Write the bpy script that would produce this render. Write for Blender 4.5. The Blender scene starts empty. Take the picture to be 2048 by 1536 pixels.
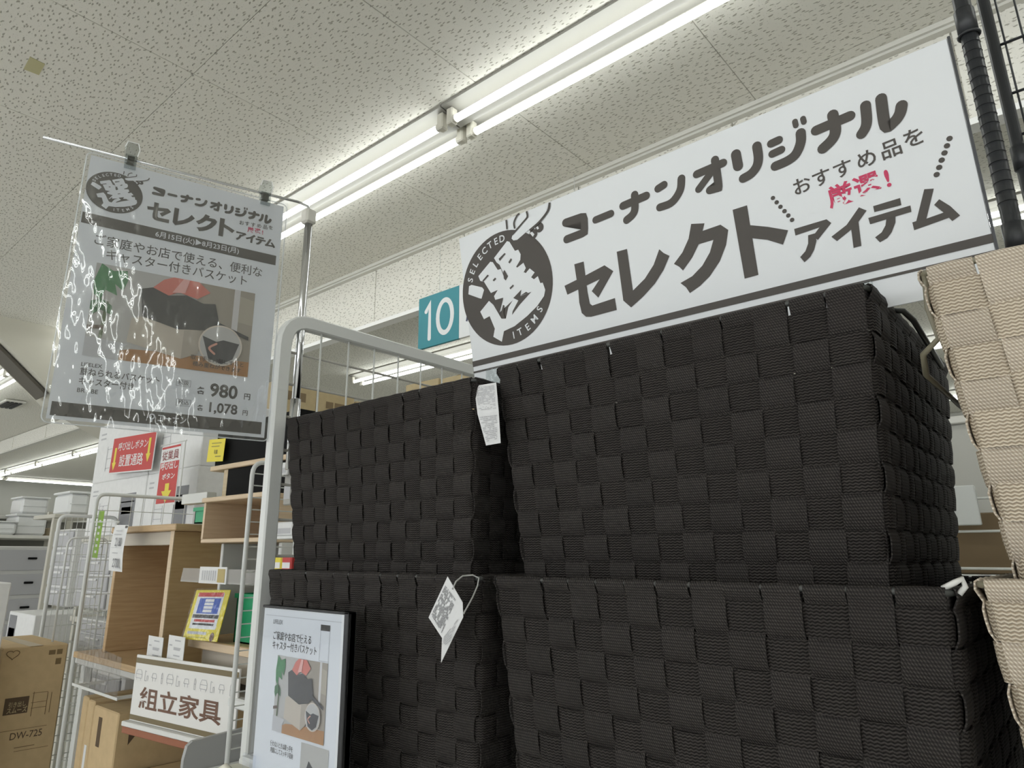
import bpy, bmesh, math, random
from mathutils import Vector, Matrix
random.seed(7)
S = bpy.context.scene
COL = S.collection
PI = math.pi

# ---------------------------------------------------------------- camera
EYE = Vector((0.0, 0.0, 1.5))
YAW, PITCH, ROLL = (math.radians(a) for a in (42.217, 15.541, 0.072))
FPX, CXP, CYP = 1372.0, 953.9, 728.8            # focal length and principal point in 2048x1536 pixels
_f = Vector((-math.sin(YAW) * math.cos(PITCH), math.cos(YAW) * math.cos(PITCH), math.sin(PITCH)))
_r0 = Vector((math.cos(YAW), math.sin(YAW), 0)); _u0 = _r0.cross(_f)
_r = _r0 * math.cos(ROLL) + _u0 * math.sin(ROLL); _u = _u0 * math.cos(ROLL) - _r0 * math.sin(ROLL)
cam_d = bpy.data.cameras.new('camera'); cam = bpy.data.objects.new('camera', cam_d); COL.objects.link(cam)
cam.matrix_world = Matrix.Translation(EYE) @ Matrix((_r, _u, -_f)).transposed().to_4x4()
cam_d.sensor_fit = 'HORIZONTAL'; cam_d.sensor_width = 36.0
cam_d.lens = 36.0 * FPX / 2048.0
cam_d.shift_x = (1024 - CXP) / 2048.0
cam_d.shift_y = (CYP - 768) / 2048.0
cam_d.clip_start = 0.02; cam_d.clip_end = 100
S.camera = cam

# ---------------------------------------------------------------- light and exposure
w = bpy.data.worlds.new('world'); S.world = w; w.use_nodes = True
w.node_tree.nodes['Background'].inputs[0].default_value = (0.97, 0.985, 1.0, 1)
w.node_tree.nodes['Background'].inputs[1].default_value = 2.0
TUBE_POWER = 5.2
S.view_settings.view_transform = 'Standard'; S.view_settings.look = 'None'
S.view_settings.gamma = 1.0; S.view_settings.use_curve_mapping = False
S.view_settings.exposure = 0.60
S.cycles.max_bounces = 6; S.cycles.diffuse_bounces = 4; S.cycles.glossy_bounces = 3; S.cycles.transparent_max_bounces = 12
S.cycles.use_adaptive_sampling = True; S.cycles.adaptive_threshold = 0.05
S.cycles.sample_clamp_indirect = 6.0
S.cycles.use_denoising = True

# ---------------------------------------------------------------- helpers
def W(px, py, y=None, x=None, z=None):
    """The point of the vertical / level plane y, x or z (metres, z above the eye) seen at a photo pixel."""
    d = _r * ((px - CXP) / FPX) - _u * ((py - CYP) / FPX) + _f
    t = (y - EYE.y) / d.y if y is not None else (x - EYE.x) / d.x if x is not None else (z - EYE.z) / d.z
    return EYE + d * t

class MB:
    """Collects shapes into one mesh."""
    def __init__(s): s.v = []; s.f = []; s.uv = {}
    def quad(s, a, b, c, d):
        n = len(s.v); s.v += [tuple(a), tuple(b), tuple(c), tuple(d)]; s.f.append((n, n+1, n+2, n+3)); return s
    def box(s, x0, x1, y0, y1, z0, z1):
        n = len(s.v)
        s.v += [(x0,y0,z0),(x1,y0,z0),(x1,y1,z0),(x0,y1,z0),(x0,y0,z1),(x1,y0,z1),(x1,y1,z1),(x0,y1,z1)]
        for q in ((0,3,2,1),(4,5,6,7),(0,1,5,4),(1,2,6,5),(2,3,7,6),(3,0,4,7)): s.f.append(tuple(n+i for i in q))
        return s
    def cbox(s, x0, x1, y0, y1, z0, z1, c=0.003):
        """box with chamfered edges"""
        bm = bmesh.new(); bmesh.ops.create_cube(bm, size=1)
        for v in bm.verts:
            v.co = ((x0+x1)/2 + v.co.x*(x1-x0), (y0+y1)/2 + v.co.y*(y1-y0), (z0+z1)/2 + v.co.z*(z1-z0))
        bmesh.ops.bevel(bm, geom=list(bm.edges), offset=min(c, abs(x1-x0)*.3, abs(y1-y0)*.3, abs(z1-z0)*.3), segments=1, affect='EDGES')
        bmesh.ops.recalc_face_normals(bm, faces=bm.faces)
        n = len(s.v); bm.verts.index_update(); s.v += [tuple(v.co) for v in bm.verts]
        s.f += [tuple(n + v.index for v in f.verts) for f in bm.faces]; bm.free(); return s
    def prism(s, pts, axis, a, b):
        """polygon pts (2D) extruded along axis (0,1,2) from a to b"""
        def mk(p, h):
            return (h, p[0], p[1]) if axis == 0 else (p[0], h, p[1]) if axis == 1 else (p[0], p[1], h)
        n = len(s.v); k = len(pts)
        s.v += [mk(p, a) for p in pts] + [mk(p, b) for p in pts]
        s.f.append(tuple(range(n, n+k))); s.f.append(tuple(range(n+2*k-1, n+k-1, -1)))
        for i in range(k): s.f.append((n+i, n+k+i, n+k+(i+1) % k, n+(i+1) % k))
        return s
    def tube(s, path, r, seg=8, closed=False, caps=True):
        P = [Vector(p) for p in path]; m = len(P); n = len(s.v); up = None
        for i, p in enumerate(P):
            if closed: t = P[(i+1) % m] - P[i-1]
            else: t = P[min(i+1, m-1)] - P[max(i-1, 0)]
            t.normalize()
            if up is None: up = Vector((0,0,1)) if abs(t.z) < .9 else Vector((1,0,0))
            a = up - t * up.dot(t)
            if a.length < 1e-5: a = t.orthogonal()
            a.normalize(); up = a; b = t.cross(a)
            for k in range(seg):
                q = 2*PI*k/seg; s.v.append(tuple(p + a*(r*math.cos(q)) + b*(r*math.sin(q))))
        for i in range(m if closed else m-1):
            for k in range(seg):
                s.f.append((n+i*seg+k, n+i*seg+(k+1) % seg, n+((i+1) % m)*seg+(k+1) % seg, n+((i+1) % m)*seg+k))
        if caps and not closed:
            s.f.append(tuple(n+k for k in range(seg-1, -1, -1))); s.f.append(tuple(n+(m-1)*seg+k for k in range(seg)))
        return s
    def poly(s, pts, z=0.0):
        n = len(s.v); s.v += [(p[0], p[1], z) for p in pts]; s.f.append(tuple(range(n, n+len(pts)))); return s
    def disc(s, c, r, z=0.0, seg=24, ry=None):
        return s.poly([(c[0]+r*math.cos(2*PI*i/seg), c[1]+(ry or r)*math.sin(2*PI*i/seg)) for i in range(seg)], z)
    def ring2(s, c, r0, r1, z=0.0, seg=24):
        for i in range(seg):
            a, b = 2*PI*i/seg, 2*PI*(i+1)/seg
            s.quad(*[(c[0]+r*math.cos(t), c[1]+r*math.sin(t), z) for r, t in ((r0,a),(r1,a),(r1,b),(r0,b))])
        return s
    def stroke(s, pts, w, z=0.0, cap=True, smooth=True):
        """flat pen stroke with round ends"""
        P = [Vector(p) for p in pts]
        if smooth and len(P) > 2:
            Q = []
            for i in range(len(P)-1):
                p0 = P[max(i-1,0)]; p1 = P[i]; p2 = P[i+1]; p3 = P[min(i+2, len(P)-1)]
                for k in range(5):
                    t = k/5.0
                    Q.append(0.5*((2*p1)+(p2-p0)*t+(2*p0-5*p1+4*p2-p3)*t*t+(3*p1-p0-3*p2+p3)*t**3))
            P = Q + [P[-1]]
        L = []; R = []; m = len(P)
        def nrm(a, b): t = (b-a).normalized(); return Vector((-t.y, t.x))
        for i, p in enumerate(P):
            n0 = nrm(P[max(i-1,0)], P[max(i-1,0)+1]); n1 = nrm(P[min(i,m-2)], P[min(i,m-2)+1]); n_ = (n0+n1).normalized()
            n_ = n_ / max(.5, n_.dot(n0)); L.append(p + n_*w/2); R.append(p - n_*w/2)
        def arc(c, n_, k=7):
            a0 = math.atan2(n_.y, n_.x); return [c + Vector((math.cos(a0-PI*q/k), math.sin(a0-PI*q/k)))*w/2 for q in range(1, k)]
        out = list(L)
        if cap: out += arc(P[-1], nrm(P[-2], P[-1]))
        out += R[::-1]
        if cap: out += arc(P[0], -nrm(P[0], P[1]))
        return s.poly([(q.x, q.y) for q in out][::-1], z)
    def build(s, name, m, parent=None, smooth=False, tri=False, kind=None):
        me = bpy.data.meshes.new(name); me.from_pydata(s.v, [], s.f)
        if s.uv:
            L = me.uv_layers.new(name='UVMap')
            for p in me.polygons:
                for li in p.loop_indices: L.data[li].uv = s.uv.get(me.loops[li].vertex_index, (0,0))
        if tri:
            bm = bmesh.new(); bm.from_mesh(me)
            bmesh.ops.triangulate(bm, faces=[f for f in bm.faces if len(f.verts) > 4], ngon_method='EAR_CLIP')
            bm.to_mesh(me); bm.free()
        if smooth: me.polygons.foreach_set('use_smooth', [True]*len(me.polygons))
        if m: me.materials.append(m)
        o = bpy.data.objects.new(name, me); COL.objects.link(o)
        if parent: o.parent = parent
        if kind or name == 'fine_print': o['kind'] = kind or 'stuff'
        return o

def tag(o, label, cat, group=None):
    o['label'] = label; o['category'] = cat
    if group: o['group'] = group
    return o
def thing(name, label, cat, loc=(0,0,0), rotz=0.0, group=None):
    o = bpy.data.objects.new(name, None); o.empty_display_size = .05; COL.objects.link(o)
    o.location = loc; o.rotation_euler = (0, 0, rotz)
    return tag(o, label, cat, group)
def struct(o): o['kind'] = 'structure'; return o
def dup(o, parent=None):
    c = o.copy(); COL.objects.link(c)
    if parent: c.parent = parent
    for ch in list(o.children): dup(ch, c)
    return c

# ---------------------------------------------------------------- materials
_M = {}
def mat(name, col=(.8,.8,.8), rough=.5, metal=0.0, spec=.5, noise=0.0, nscale=40.0, bump=0.0, bscale=200.0, emit=0.0, coat=0.0, trans=0.0, alpha=1.0):
    if name in _M: return _M[name]
    m = bpy.data.materials.new(name); m.use_nodes = True; nt = m.node_tree; b = nt.nodes['Principled BSDF']; _M[name] = m
    c4 = (*col, 1)
    b.inputs['Base Color'].default_value = c4; b.inputs['Roughness'].default_value = rough
    b.inputs['Metallic'].default_value = metal; b.inputs['Specular IOR Level'].default_value = spec
    b.inputs['Coat Weight'].default_value = coat; b.inputs['Transmission Weight'].default_value = trans; b.inputs['Alpha'].default_value = alpha
    if emit: b.inputs['Emission Color'].default_value = c4; b.inputs['Emission Strength'].default_value = emit
    tc = None
    if noise or bump: tc = nt.nodes.new('ShaderNodeTexCoord')
    if noise:
        n = nt.nodes.new('ShaderNodeTexNoise'); n.inputs['Scale'].default_value = nscale; n.inputs['Detail'].default_value = 4
        nt.links.new(tc.outputs['Object'], n.inputs['Vector'])
        r = nt.nodes.new('ShaderNodeValToRGB'); r.color_ramp.elements[0].position = .3; r.color_ramp.elements[1].position = .7
        r.color_ramp.elements[0].color = (*[x*(1-noise) for x in col], 1); r.color_ramp.elements[1].color = (*[min(1, x*(1+noise)) for x in col], 1)
        nt.links.new(n.outputs['Fac'], r.inputs['Fac']); nt.links.new(r.outputs['Color'], b.inputs['Base Color'])
    if bump:
        n = nt.nodes.new('ShaderNodeTexNoise'); n.inputs['Scale'].default_value = bscale; n.inputs['Detail'].default_value = 3
        nt.links.new(tc.outputs['Object'], n.inputs['Vector'])
        q = nt.nodes.new('ShaderNodeBump'); q.inputs['Strength'].default_value = bump; q.inputs['Distance'].default_value = .002
        nt.links.new(n.outputs['Fac'], q.inputs['Height']); nt.links.new(q.outputs['Normal'], b.inputs['Normal'])
    return m

def mat_wood(name, c0, c1, scale=(3, 3, 40)):
    if name in _M: return _M[name]
    m = mat(name, c0, .5); nt = m.node_tree; b = nt.nodes['Principled BSDF']
    tc = nt.nodes.new('ShaderNodeTexCoord'); mp = nt.nodes.new('ShaderNodeMapping'); mp.inputs['Scale'].default_value = scale
    n = nt.nodes.new('ShaderNodeTexNoise'); n.inputs['Scale'].default_value = 3; n.inputs['Detail'].default_value = 6; n.inputs['Distortion'].default_value = .6
    r = nt.nodes.new('ShaderNodeValToRGB'); r.color_ramp.elements[0].position = .35; r.color_ramp.elements[1].position = .65
    r.color_ramp.elements[0].color = (*c0, 1); r.color_ramp.elements[1].color = (*c1, 1)
    nt.links.new(tc.outputs['Object'], mp.inputs['Vector']); nt.links.new(mp.outputs['Vector'], n.inputs['Vector'])
    nt.links.new(n.outputs['Fac'], r.inputs['Fac']); nt.links.new(r.outputs['Color'], b.inputs['Base Color'])
    return m

def mat_ceiling():
    """cream rock-wool board: short worm-shaped pits, all running the same way, and fine pin holes"""
    m = mat('ceiling_board', (.78,.765,.70), .9, spec=.2); nt = m.node_tree; b = nt.nodes['Principled BSDF']
    N = nt.nodes.new; L = nt.links.new
    geo = N('ShaderNodeNewGeometry')
    sx = N('ShaderNodeSeparateXYZ'); L(geo.outputs['Position'], sx.inputs[0])
    yz = N('ShaderNodeMath'); yz.operation = 'ADD'; L(sx.outputs['Y'], yz.inputs[0]); L(sx.outputs['Z'], yz.inputs[1])
    cb = N('ShaderNodeCombineXYZ'); L(sx.outputs['X'], cb.inputs[0]); L(yz.outputs[0], cb.inputs[1])
    wn = N('ShaderNodeTexNoise'); wn.inputs['Scale'].default_value = 55; wn.inputs['Detail'].default_value = 1; L(cb.outputs[0], wn.inputs['Vector'])
    wm = N('ShaderNodeVectorMath'); wm.operation = 'MULTIPLY_ADD'; L(wn.outputs['Color'], wm.inputs[0]); wm.inputs[1].default_value = (.012, .012, 0); L(cb.outputs[0], wm.inputs[2])
    mp = N('ShaderNodeMapping'); mp.inputs['Scale'].default_value = (21, 60, 1); L(wm.outputs[0], mp.inputs['Vector'])
    n1 = N('ShaderNodeTexVoronoi'); n1.voronoi_dimensions = '2D'; n1.inputs['Scale'].default_value = 1.0; L(mp.outputs['Vector'], n1.inputs['Vector'])
    r1 = N('ShaderNodeMapRange'); r1.inputs['From Min'].default_value = .20; r1.inputs['From Max'].default_value = .13
    L(n1.outputs['Distance'], r1.inputs['Value'])
    n2 = N('ShaderNodeTexNoise'); n2.inputs['Scale'].default_value = 150; n2.inputs['Detail'].default_value = 1
    L(geo.outputs['Position'], n2.inputs['Vector'])
    r2 = N('ShaderNodeMapRange'); r2.inputs['From Min'].default_value = .66; r2.inputs['From Max'].default_value = .72; r2.inputs['To Max'].default_value = .45
    L(n2.outputs['Fac'], r2.inputs['Value'])
    mx = N('ShaderNodeMath'); mx.operation = 'MAXIMUM'; L(r1.outputs[0], mx.inputs[0]); L(r2.outputs[0], mx.inputs[1])
    mc = N('ShaderNodeMix'); mc.data_type = 'RGBA'; mc.inputs['A'].default_value = (.76,.745,.68,1); mc.inputs['B'].default_value = (.40,.385,.33,1)
    L(mx.outputs[0], mc.inputs['Factor']); L(mc.outputs['Result'], b.inputs['Base Color'])
    bp = N('ShaderNodeBump'); bp.invert = True; bp.inputs['Strength'].default_value = .5; bp.inputs['Distance'].default_value = .002
    L(mx.outputs[0], bp.inputs['Height']); L(bp.outputs['Normal'], b.inputs['Normal'])
    return m

def mat_strap(name, col, hi, rows, kind):
    """woven polypropylene webbing; u runs along the strap and v across it, in metres"""
    m = mat(name, col, .6, spec=.15); nt = m.node_tree; b = nt.nodes['Principled BSDF']; N = nt.nodes.new; L = nt.links.new
    uv = N('ShaderNodeUVMap'); sp = N('ShaderNodeSeparateXYZ'); L(uv.outputs['UV'], sp.inputs[0])
    def math_(op, a, c=None):
        q = N('ShaderNodeMath'); q.operation = op
        for i, x in enumerate((a, c)):
            if x is None: continue
            if isinstance(x, (int, float)): q.inputs[i].default_value = x
            else: L(x, q.inputs[i])
        return q.outputs[0]
    if kind == 'ring':           # ribs that wander in a fine zigzag
        a, c = sp.outputs['X'], sp.outputs['Y']
        wob = math_('MULTIPLY', math_('PINGPONG', math_('MULTIPLY', a, 1/.0052), .5), .0011*2)
        ph = math_('MULTIPLY', math_('ADD', c, wob), 2*PI/rows)
        h = math_('ADD', math_('MULTIPLY', math_('SINE', ph), .5), .5)
    else:                        # rows of short slanted stitches
        a, c = sp.outputs['X'], sp.outputs['Y']
        row = math_('ADD', math_('MULTIPLY', math_('SINE', math_('MULTIPLY', a, 2*PI/rows)), .5), .5)
        st = math_('ADD', math_('MULTIPLY', math_('SINE', math_('ADD', math_('MULTIPLY', c, 2*PI/.0026), math_('MULTIPLY', a, 2*PI/.0046))), .5), .5)
        h = math_('MULTIPLY', math_('ADD', math_('MULTIPLY', row, .7), .3), math_('ADD', math_('MULTIPLY', st, .8), .2))
    mc = N('ShaderNodeMix'); mc.data_type = 'RGBA'; mc.inputs['A'].default_value = (*col, 1); mc.inputs['B'].default_value = (*hi, 1)
    oi = N('ShaderNodeObjectInfo')
    L(h, mc.inputs['Factor'])
    hs = N('ShaderNodeHueSaturation'); L(mc.outputs['Result'], hs.inputs['Color'])
    L(math_('ADD', math_('MULTIPLY', oi.outputs['Random'], .16), .92), hs.inputs['Value']); L(hs.outputs['Color'], b.inputs['Base Color'])
    bp = N('ShaderNodeBump'); bp.inputs['Strength'].default_value = .8; bp.inputs['Distance'].default_value = .0014
    L(h, bp.inputs['Height']); L(bp.outputs['Normal'], b.inputs['Normal'])
    return m

def mat_film(name, bumpy=1.0, scale=26.0, tint=(.97,.98,1.0), f0=.045):
    """clear plastic film: see-through with a thin, slightly buckled mirror-like surface"""
    if name in _M: return _M[name]
    m = bpy.data.materials.new(name); m.use_nodes = True; _M[name] = m; nt = m.node_tree; nt.nodes.clear(); N = nt.nodes.new; L = nt.links.new
    out = N('ShaderNodeOutputMaterial'); mx = N('ShaderNodeMixShader'); tr = N('ShaderNodeBsdfTransparent'); gl = N('ShaderNodeBsdfGlossy'); fr = N('ShaderNodeLayerWeight')
    tr.inputs['Color'].default_value = (*tint, 1); gl.inputs['Roughness'].default_value = .03
    fr.inputs['Blend'].default_value = .5; p5 = N('ShaderNodeMath'); p5.operation = 'POWER'; p5.inputs[1].default_value = 5
    ma = N('ShaderNodeMath'); ma.operation = 'MULTIPLY_ADD'; ma.inputs[1].default_value = 1-f0; ma.inputs[2].default_value = f0
    L(fr.outputs['Facing'], p5.inputs[0]); L(p5.outputs[0], ma.inputs[0]); L(ma.outputs[0], mx.inputs[0]); L(tr.outputs[0], mx.inputs[1]); L(gl.outputs[0], mx.inputs[2]); L(mx.outputs[0], out.inputs[0])
    if bumpy:
        tc = N('ShaderNodeTexCoord'); mp = N('ShaderNodeMapping'); mp.inputs['Scale'].default_value = (1.7, .8, 1); L(tc.outputs['Object'], mp.inputs['Vector'])
        n = N('ShaderNodeTexNoise'); n.inputs['Scale'].default_value = scale; n.inputs['Detail'].default_value = 1.2; L(mp.outputs['Vector'], n.inputs['Vector'])
        bp = N('ShaderNodeBump'); bp.inputs['Strength'].default_value = bumpy; bp.inputs['Distance'].default_value = .006
        L(n.outputs['Fac'], bp.inputs['Height']); L(bp.outputs['Normal'], gl.inputs['Normal'])
    return m

WHITE_METAL = mat('white_enamel', (.66,.67,.65), .35)
WIRE_WHITE = mat('white_wire', (.62,.63,.60), .4)
BLACK_METAL = mat('black_enamel', (.030,.032,.035), .4)
CHROME = mat('chrome', (.75,.76,.78), .12, metal=1.0)
CARD = mat('cardboard', (.55,.405,.225), .8, noise=.06, nscale=30)
CARD_D = mat('cardboard_print', (.10,.065,.035), .8)
CARTON_W = mat('white_carton', (.72,.72,.71), .6, noise=.03)
PRINT_G = mat('grey_print', (.20,.20,.21), .6)
PRINT_L = mat('pale_grey_print', (.46,.46,.47), .6)
INK = mat('black_ink', (.055,.05,.046), .6)
PAPER = mat('paper', (.735,.755,.765), .55)
RED = mat('red_print', (.50,.035,.03), .5)
PINK = mat('crimson_print', (.55,.03,.10), .5)
YELLOW = mat('yellow_print', (.72,.60,.03), .45)
GREEN = mat('green_plastic', (.015,.30,.13), .45)
TEAL = mat('teal_print', (.03,.24,.29), .5)
CLEAR = mat_film('clear_acrylic', 0)

# ---------------------------------------------------------------- lettering
_txt = {}
def text(s, size, m, parent, loc, align='LEFT', bold=0.0, rot=0.0, z=.0010, sx=1.0, name='lettering', valign='CENTER', fit=None):
    """flat printed lettering lying on the local xy plane of its parent"""
    cu = bpy.data.curves.new('lettering', 'FONT'); cu.body = s; cu.size = size; cu.align_x = align; cu.align_y = valign
    cu.offset = bold * size; cu.resolution_u = 3
    t = bpy.data.objects.new('lettering_source', cu); COL.objects.link(t)
    bpy.context.view_layer.update()
    me = bpy.data.meshes.new_from_object(t.evaluated_get(bpy.context.evaluated_depsgraph_get()))
    bpy.data.objects.remove(t); bpy.data.curves.remove(cu)
    me.materials.clear(); me.materials.append(m)
    o = bpy.data.objects.new(name, me); COL.objects.link(o); o.parent = parent
    xs = [v.co.x for v in me.vertices] or [0, 1]
    if fit: sx = fit / max(1e-6, max(xs)-min(xs))
    o.location = (loc[0], loc[1], z); o.rotation_euler = (0, 0, rot); o.scale = (sx, 1, 1)
    return o
def plate_frame(o, origin, u, v):
    """places a flat thing: its local x runs along u, y along v, z towards the reader"""
    u = Vector(u).normalized(); v = Vector(v); v = (v - u*u.dot(v)).normalized(); n = u.cross(v)
    o.matrix_world = Matrix.Translation(Vector(origin)) @ Matrix((u, v, n)).transposed().to_4x4()
def sheet(name, m, parent, x0, x1, y0, y1, z0, z1, c=0):
    mb = MB(); (mb.cbox(x0, x1, y0, y1, z0, z1, c) if c else mb.box(x0, x1, y0, y1, z0, z1)); return mb.build(name, m, parent)
def rects(name, m, parent, L, z=.0009):
    mb = MB()
    for x0, y0, x1, y1 in L: mb.quad((x0,y0,z),(x1,y0,z),(x1,y1,z),(x0,y1,z))
    return mb.build(name, m, parent)
# ---------------------------------------------------------------- shapes of the brand lettering, in millimetres on the banner sheet
STROKES = [([(207.2,-40.1),(238.5,-41.1),(236.6,-64.1),(205.5,-64.6)], 11.9),([(256.1,-52.1),(280.9,-51.3)], 10.4),([(300.5,-46.9),(335.6,-45.1)], 11.2),([(319.7,-38.0),(317.0,-56.5),(312.1,-63.6),(302.9,-67.6)], 11.0),([(353.4,-41.5),(362.1,-39.5)], 10.4),([(386.3,-40.0),(383.1,-52.3),(375.6,-61.4),(366.1,-66.5),(351.9,-66.7)], 10.5),([(406.7,-41.8),(440.8,-40.2)], 10.3),([(431.8,-32.6),(430.8,-64.9),(428.2,-68.0),(419.5,-67.6)], 10.2),([(427.5,-44.0),(405.9,-61.5)], 9.2),([(457.5,-35.6),(457.6,-50.8)], 12.1),([(482.7,-35.4),(482.2,-49.4),(478.7,-59.0),(470.9,-65.5),(461.2,-67.8)], 11.0),([(498.8,-38.9),(507.5,-38.2)], 9.6),([(498.1,-51.4),(508.2,-50.5)], 9.3),([(531.6,-39.6),(529.8,-50.2),(522.9,-61.1),(513.2,-65.6),(498.9,-66.9)], 11.0),([(528.0,-24.0),(528.2,-29.0)], 6.3),([(536.7,-24.3),(537.0,-28.7)], 6.2),([(547.5,-43.3),(582.4,-41.5)], 11.2),([(566.6,-33.0),(566.3,-50.7),(561.5,-59.7),(550.7,-66.3)], 11.6),([(598.7,-36.5),(597.1,-52.4),(594.6,-59.9),(589.7,-65.7)], 10.5),([(613.8,-35.5),(612.6,-66.0),(620.9,-64.9),(627.2,-58.6),(630.2,-50.9)], 11.1)]
POLYS = [[(191.2,-130.2),(229.5,-124.4),(259.9,-118.9),(271.9,-130.6),(243.3,-160.8),(234.4,-149.2),(249.3,-136.1),(194.1,-144.1)], [(212.3,-104.0),(228.1,-104.4),(227.6,-149.3),(228.7,-165.8),(232.2,-169.3),(268.5,-167.6),(268.7,-184.3),(227.7,-184.4),(219.8,-182.6),(213.6,-175.7),(211.9,-159.9),(213.0,-143.7)], [(281.3,-105.9),(297.0,-106.6),(296.7,-164.3),(316.1,-153.2),(331.2,-138.6),(342.2,-120.6),(347.3,-127.2),(354.6,-133.2),(343.7,-148.9),(328.9,-163.4),(310.6,-175.6),(290.4,-186.0),(280.5,-174.1)], [(389.3,-101.5),(406.1,-106.2),(402.2,-114.8),(425.2,-114.2),(433.4,-123.5),(427.8,-140.8),(417.1,-158.2),(401.9,-173.1),(387.4,-182.0),(373.4,-187.3),(369.7,-179.0),(363.3,-171.6),(380.0,-167.1),(394.8,-157.5),(406.7,-144.0),(413.6,-130.0),(394.5,-129.8),(383.9,-143.8),(369.2,-156.8),(365.1,-150.7),(358.7,-145.1),(372.2,-133.8),(383.0,-118.9)], [(442.5,-101.1),(459.9,-101.3),(458.9,-187.0),(442.6,-187.2)], [(458.5,-125.6),(478.3,-134.1),(499.7,-145.2),(491.6,-159.9),(475.7,-149.3),(457.3,-141.3)], [(506.3,-145.8),(540.7,-145.6),(544.7,-151.2),(528.3,-165.6),(524.1,-159.9),(532.2,-152.3),(506.3,-153.6)], [(519.4,-157.4),(527.8,-157.4),(526.6,-166.5),(522.7,-175.5),(517.6,-182.0),(510.6,-186.3),(507.1,-179.4),(513.6,-174.3),(517.8,-166.7)], [(573.7,-143.1),(580.2,-148.9),(567.0,-162.1),(546.8,-172.7),(542.2,-166.3),(559.0,-158.1)], [(562.8,-157.9),(570.9,-154.9),(568.9,-184.9),(561.2,-184.9)], [(586.9,-146.3),(612.0,-146.1),(611.9,-153.8),(586.9,-153.0)], [(580.3,-157.3),(619.5,-156.8),(619.2,-163.5),(580.9,-164.5)], [(597.1,-160.8),(605.2,-160.6),(603.6,-169.9),(598.5,-179.1),(593.7,-183.8),(586.4,-186.3),(582.9,-179.7),(589.7,-176.3),(594.3,-170.2)], [(633.9,-144.4),(641.8,-146.6),(630.5,-174.7),(645.4,-173.3),(639.2,-163.0),(644.3,-158.8),(652.0,-168.8),(658.0,-180.6),(650.9,-184.1),(648.8,-179.9),(618.2,-183.1),(618.0,-174.6),(621.6,-174.4)]]
KANJI = [[(11.3,-83.7),(16.9,-83.0),(38.4,-92.8),(41.7,-97.8),(34.5,-110.3),(30.7,-108.9),(8.0,-96.4)], [(98.6,-34.5),(103.2,-36.9),(111.5,-54.0),(117.9,-54.0),(121.4,-62.4),(119.4,-70.7),(110.1,-78.9),(111.8,-80.8),(124.6,-76.7),(127.9,-85.9),(118.0,-95.9),(120.1,-97.4),(134.7,-88.4),(142.8,-96.8),(124.6,-110.4),(126.3,-111.8),(147.6,-103.9),(150.4,-115.3),(128.9,-126.0),(98.3,-104.4),(86.0,-87.2),(78.9,-67.1),(73.3,-61.4),(69.4,-53.2)], [(61.0,-56.9),(65.9,-58.9),(74.0,-73.8),(80.4,-74.0),(84.0,-86.6),(103.0,-105.7),(97.1,-112.0),(78.5,-119.2),(69.3,-104.9),(54.9,-106.2),(43.6,-84.9),(36.1,-81.5),(33.4,-72.9)], [(69.3,-104.9),(86.3,-85.2),(124.6,-91.8),(148.2,-114.7),(109.8,-125.1),(99.8,-126.5),(67.7,-140.6),(64.1,-130.7),(78.5,-119.6),(62.0,-119.1),(60.4,-112.7)], [(109.8,-125.1),(132.7,-124.1),(150.4,-115.3),(154.9,-115.9),(157.7,-127.6),(154.1,-136.2),(139.6,-147.9),(119.1,-158.4),(93.4,-168.2),(71.8,-171.3),(65.2,-186.7),(49.5,-175.5),(54.4,-163.6),(46.9,-141.8),(34.7,-144.0),(28.8,-130.4),(49.2,-117.6),(57.1,-126.0),(69.9,-151.1),(78.4,-153.0),(85.9,-136.9),(100.1,-124.6)]]
KANJI_DARK = [[(114.8,-116.2),(111.5,-125.5),(132.7,-124.1),(107.8,-138.3),(91.3,-150.1),(93.4,-144.6),(106.5,-131.1),(97.6,-125.0)], [(78.6,-57.2),(91.4,-51.5),(93.6,-53.5),(80.3,-61.4)], [(96.4,-68.0),(102.1,-63.3),(104.3,-65.5),(99.1,-70.4)], [(40.5,-82.6),(52.9,-75.7),(55.2,-78.0),(42.8,-84.7)], [(61.7,-87.1),(67.2,-84.5),(69.4,-87.1),(63.9,-89.7)], [(84.6,-79.8),(87.4,-77.5),(92.7,-89.0),(87.4,-94.6),(84.2,-90.7)], [(92.8,-107.9),(100.3,-104.5),(101.9,-106.9),(94.4,-110.7)], [(70.7,-142.3),(76.3,-130.7),(79.1,-132.3),(75.2,-144.3),(78.4,-153.0),(72.5,-150.7)], [(67.5,-141.5),(78.2,-121.2),(76.0,-119.6),(64.1,-130.7)]]
RIB = [([(102.4,-1.2),(101.8,-16.3)], 3.2),([(116.7,-20.0),(116.5,-10.3),(124.0,-1.4),(129.1,-0.1)], 3.0),([(142.3,-0.9),(142.6,-9.6),(134.0,-15.3),(111.4,-27.4)], 3.2),([(185.3,-2.0),(180.9,-12.7),(163.4,-24.4),(143.5,-31.6)], 3.6)]
RIBW = [(109.8,-29.5),(139.7,-13.2),(182.9,-2.7),(177.0,-14.3),(158.8,-24.2),(118.3,-38.5),(111.1,-37.3),(108.0,-33.3)]
SEL = [(16.2,-74.9),(22.1,-62.9),(30.4,-52.9),(41.3,-43.9),(52.2,-36.8),(64.2,-31.1),(77.0,-28.8),(89.4,-28.2)]
ITM = [(89.4,-181.9),(102.2,-179.4),(117.7,-175.4),(132.0,-166.2),(143.8,-153.7)]
BUMP = [(161.3,-32.4),(149.0,-38.7)]
BUMPW = [[(155.5,-30.6),(159.1,-29.8),(160.7,-34.2),(157.2,-34.6)], [(142.9,-35.4),(147.7,-34.9),(151.2,-39.9),(147.7,-42.8)]]
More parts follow.
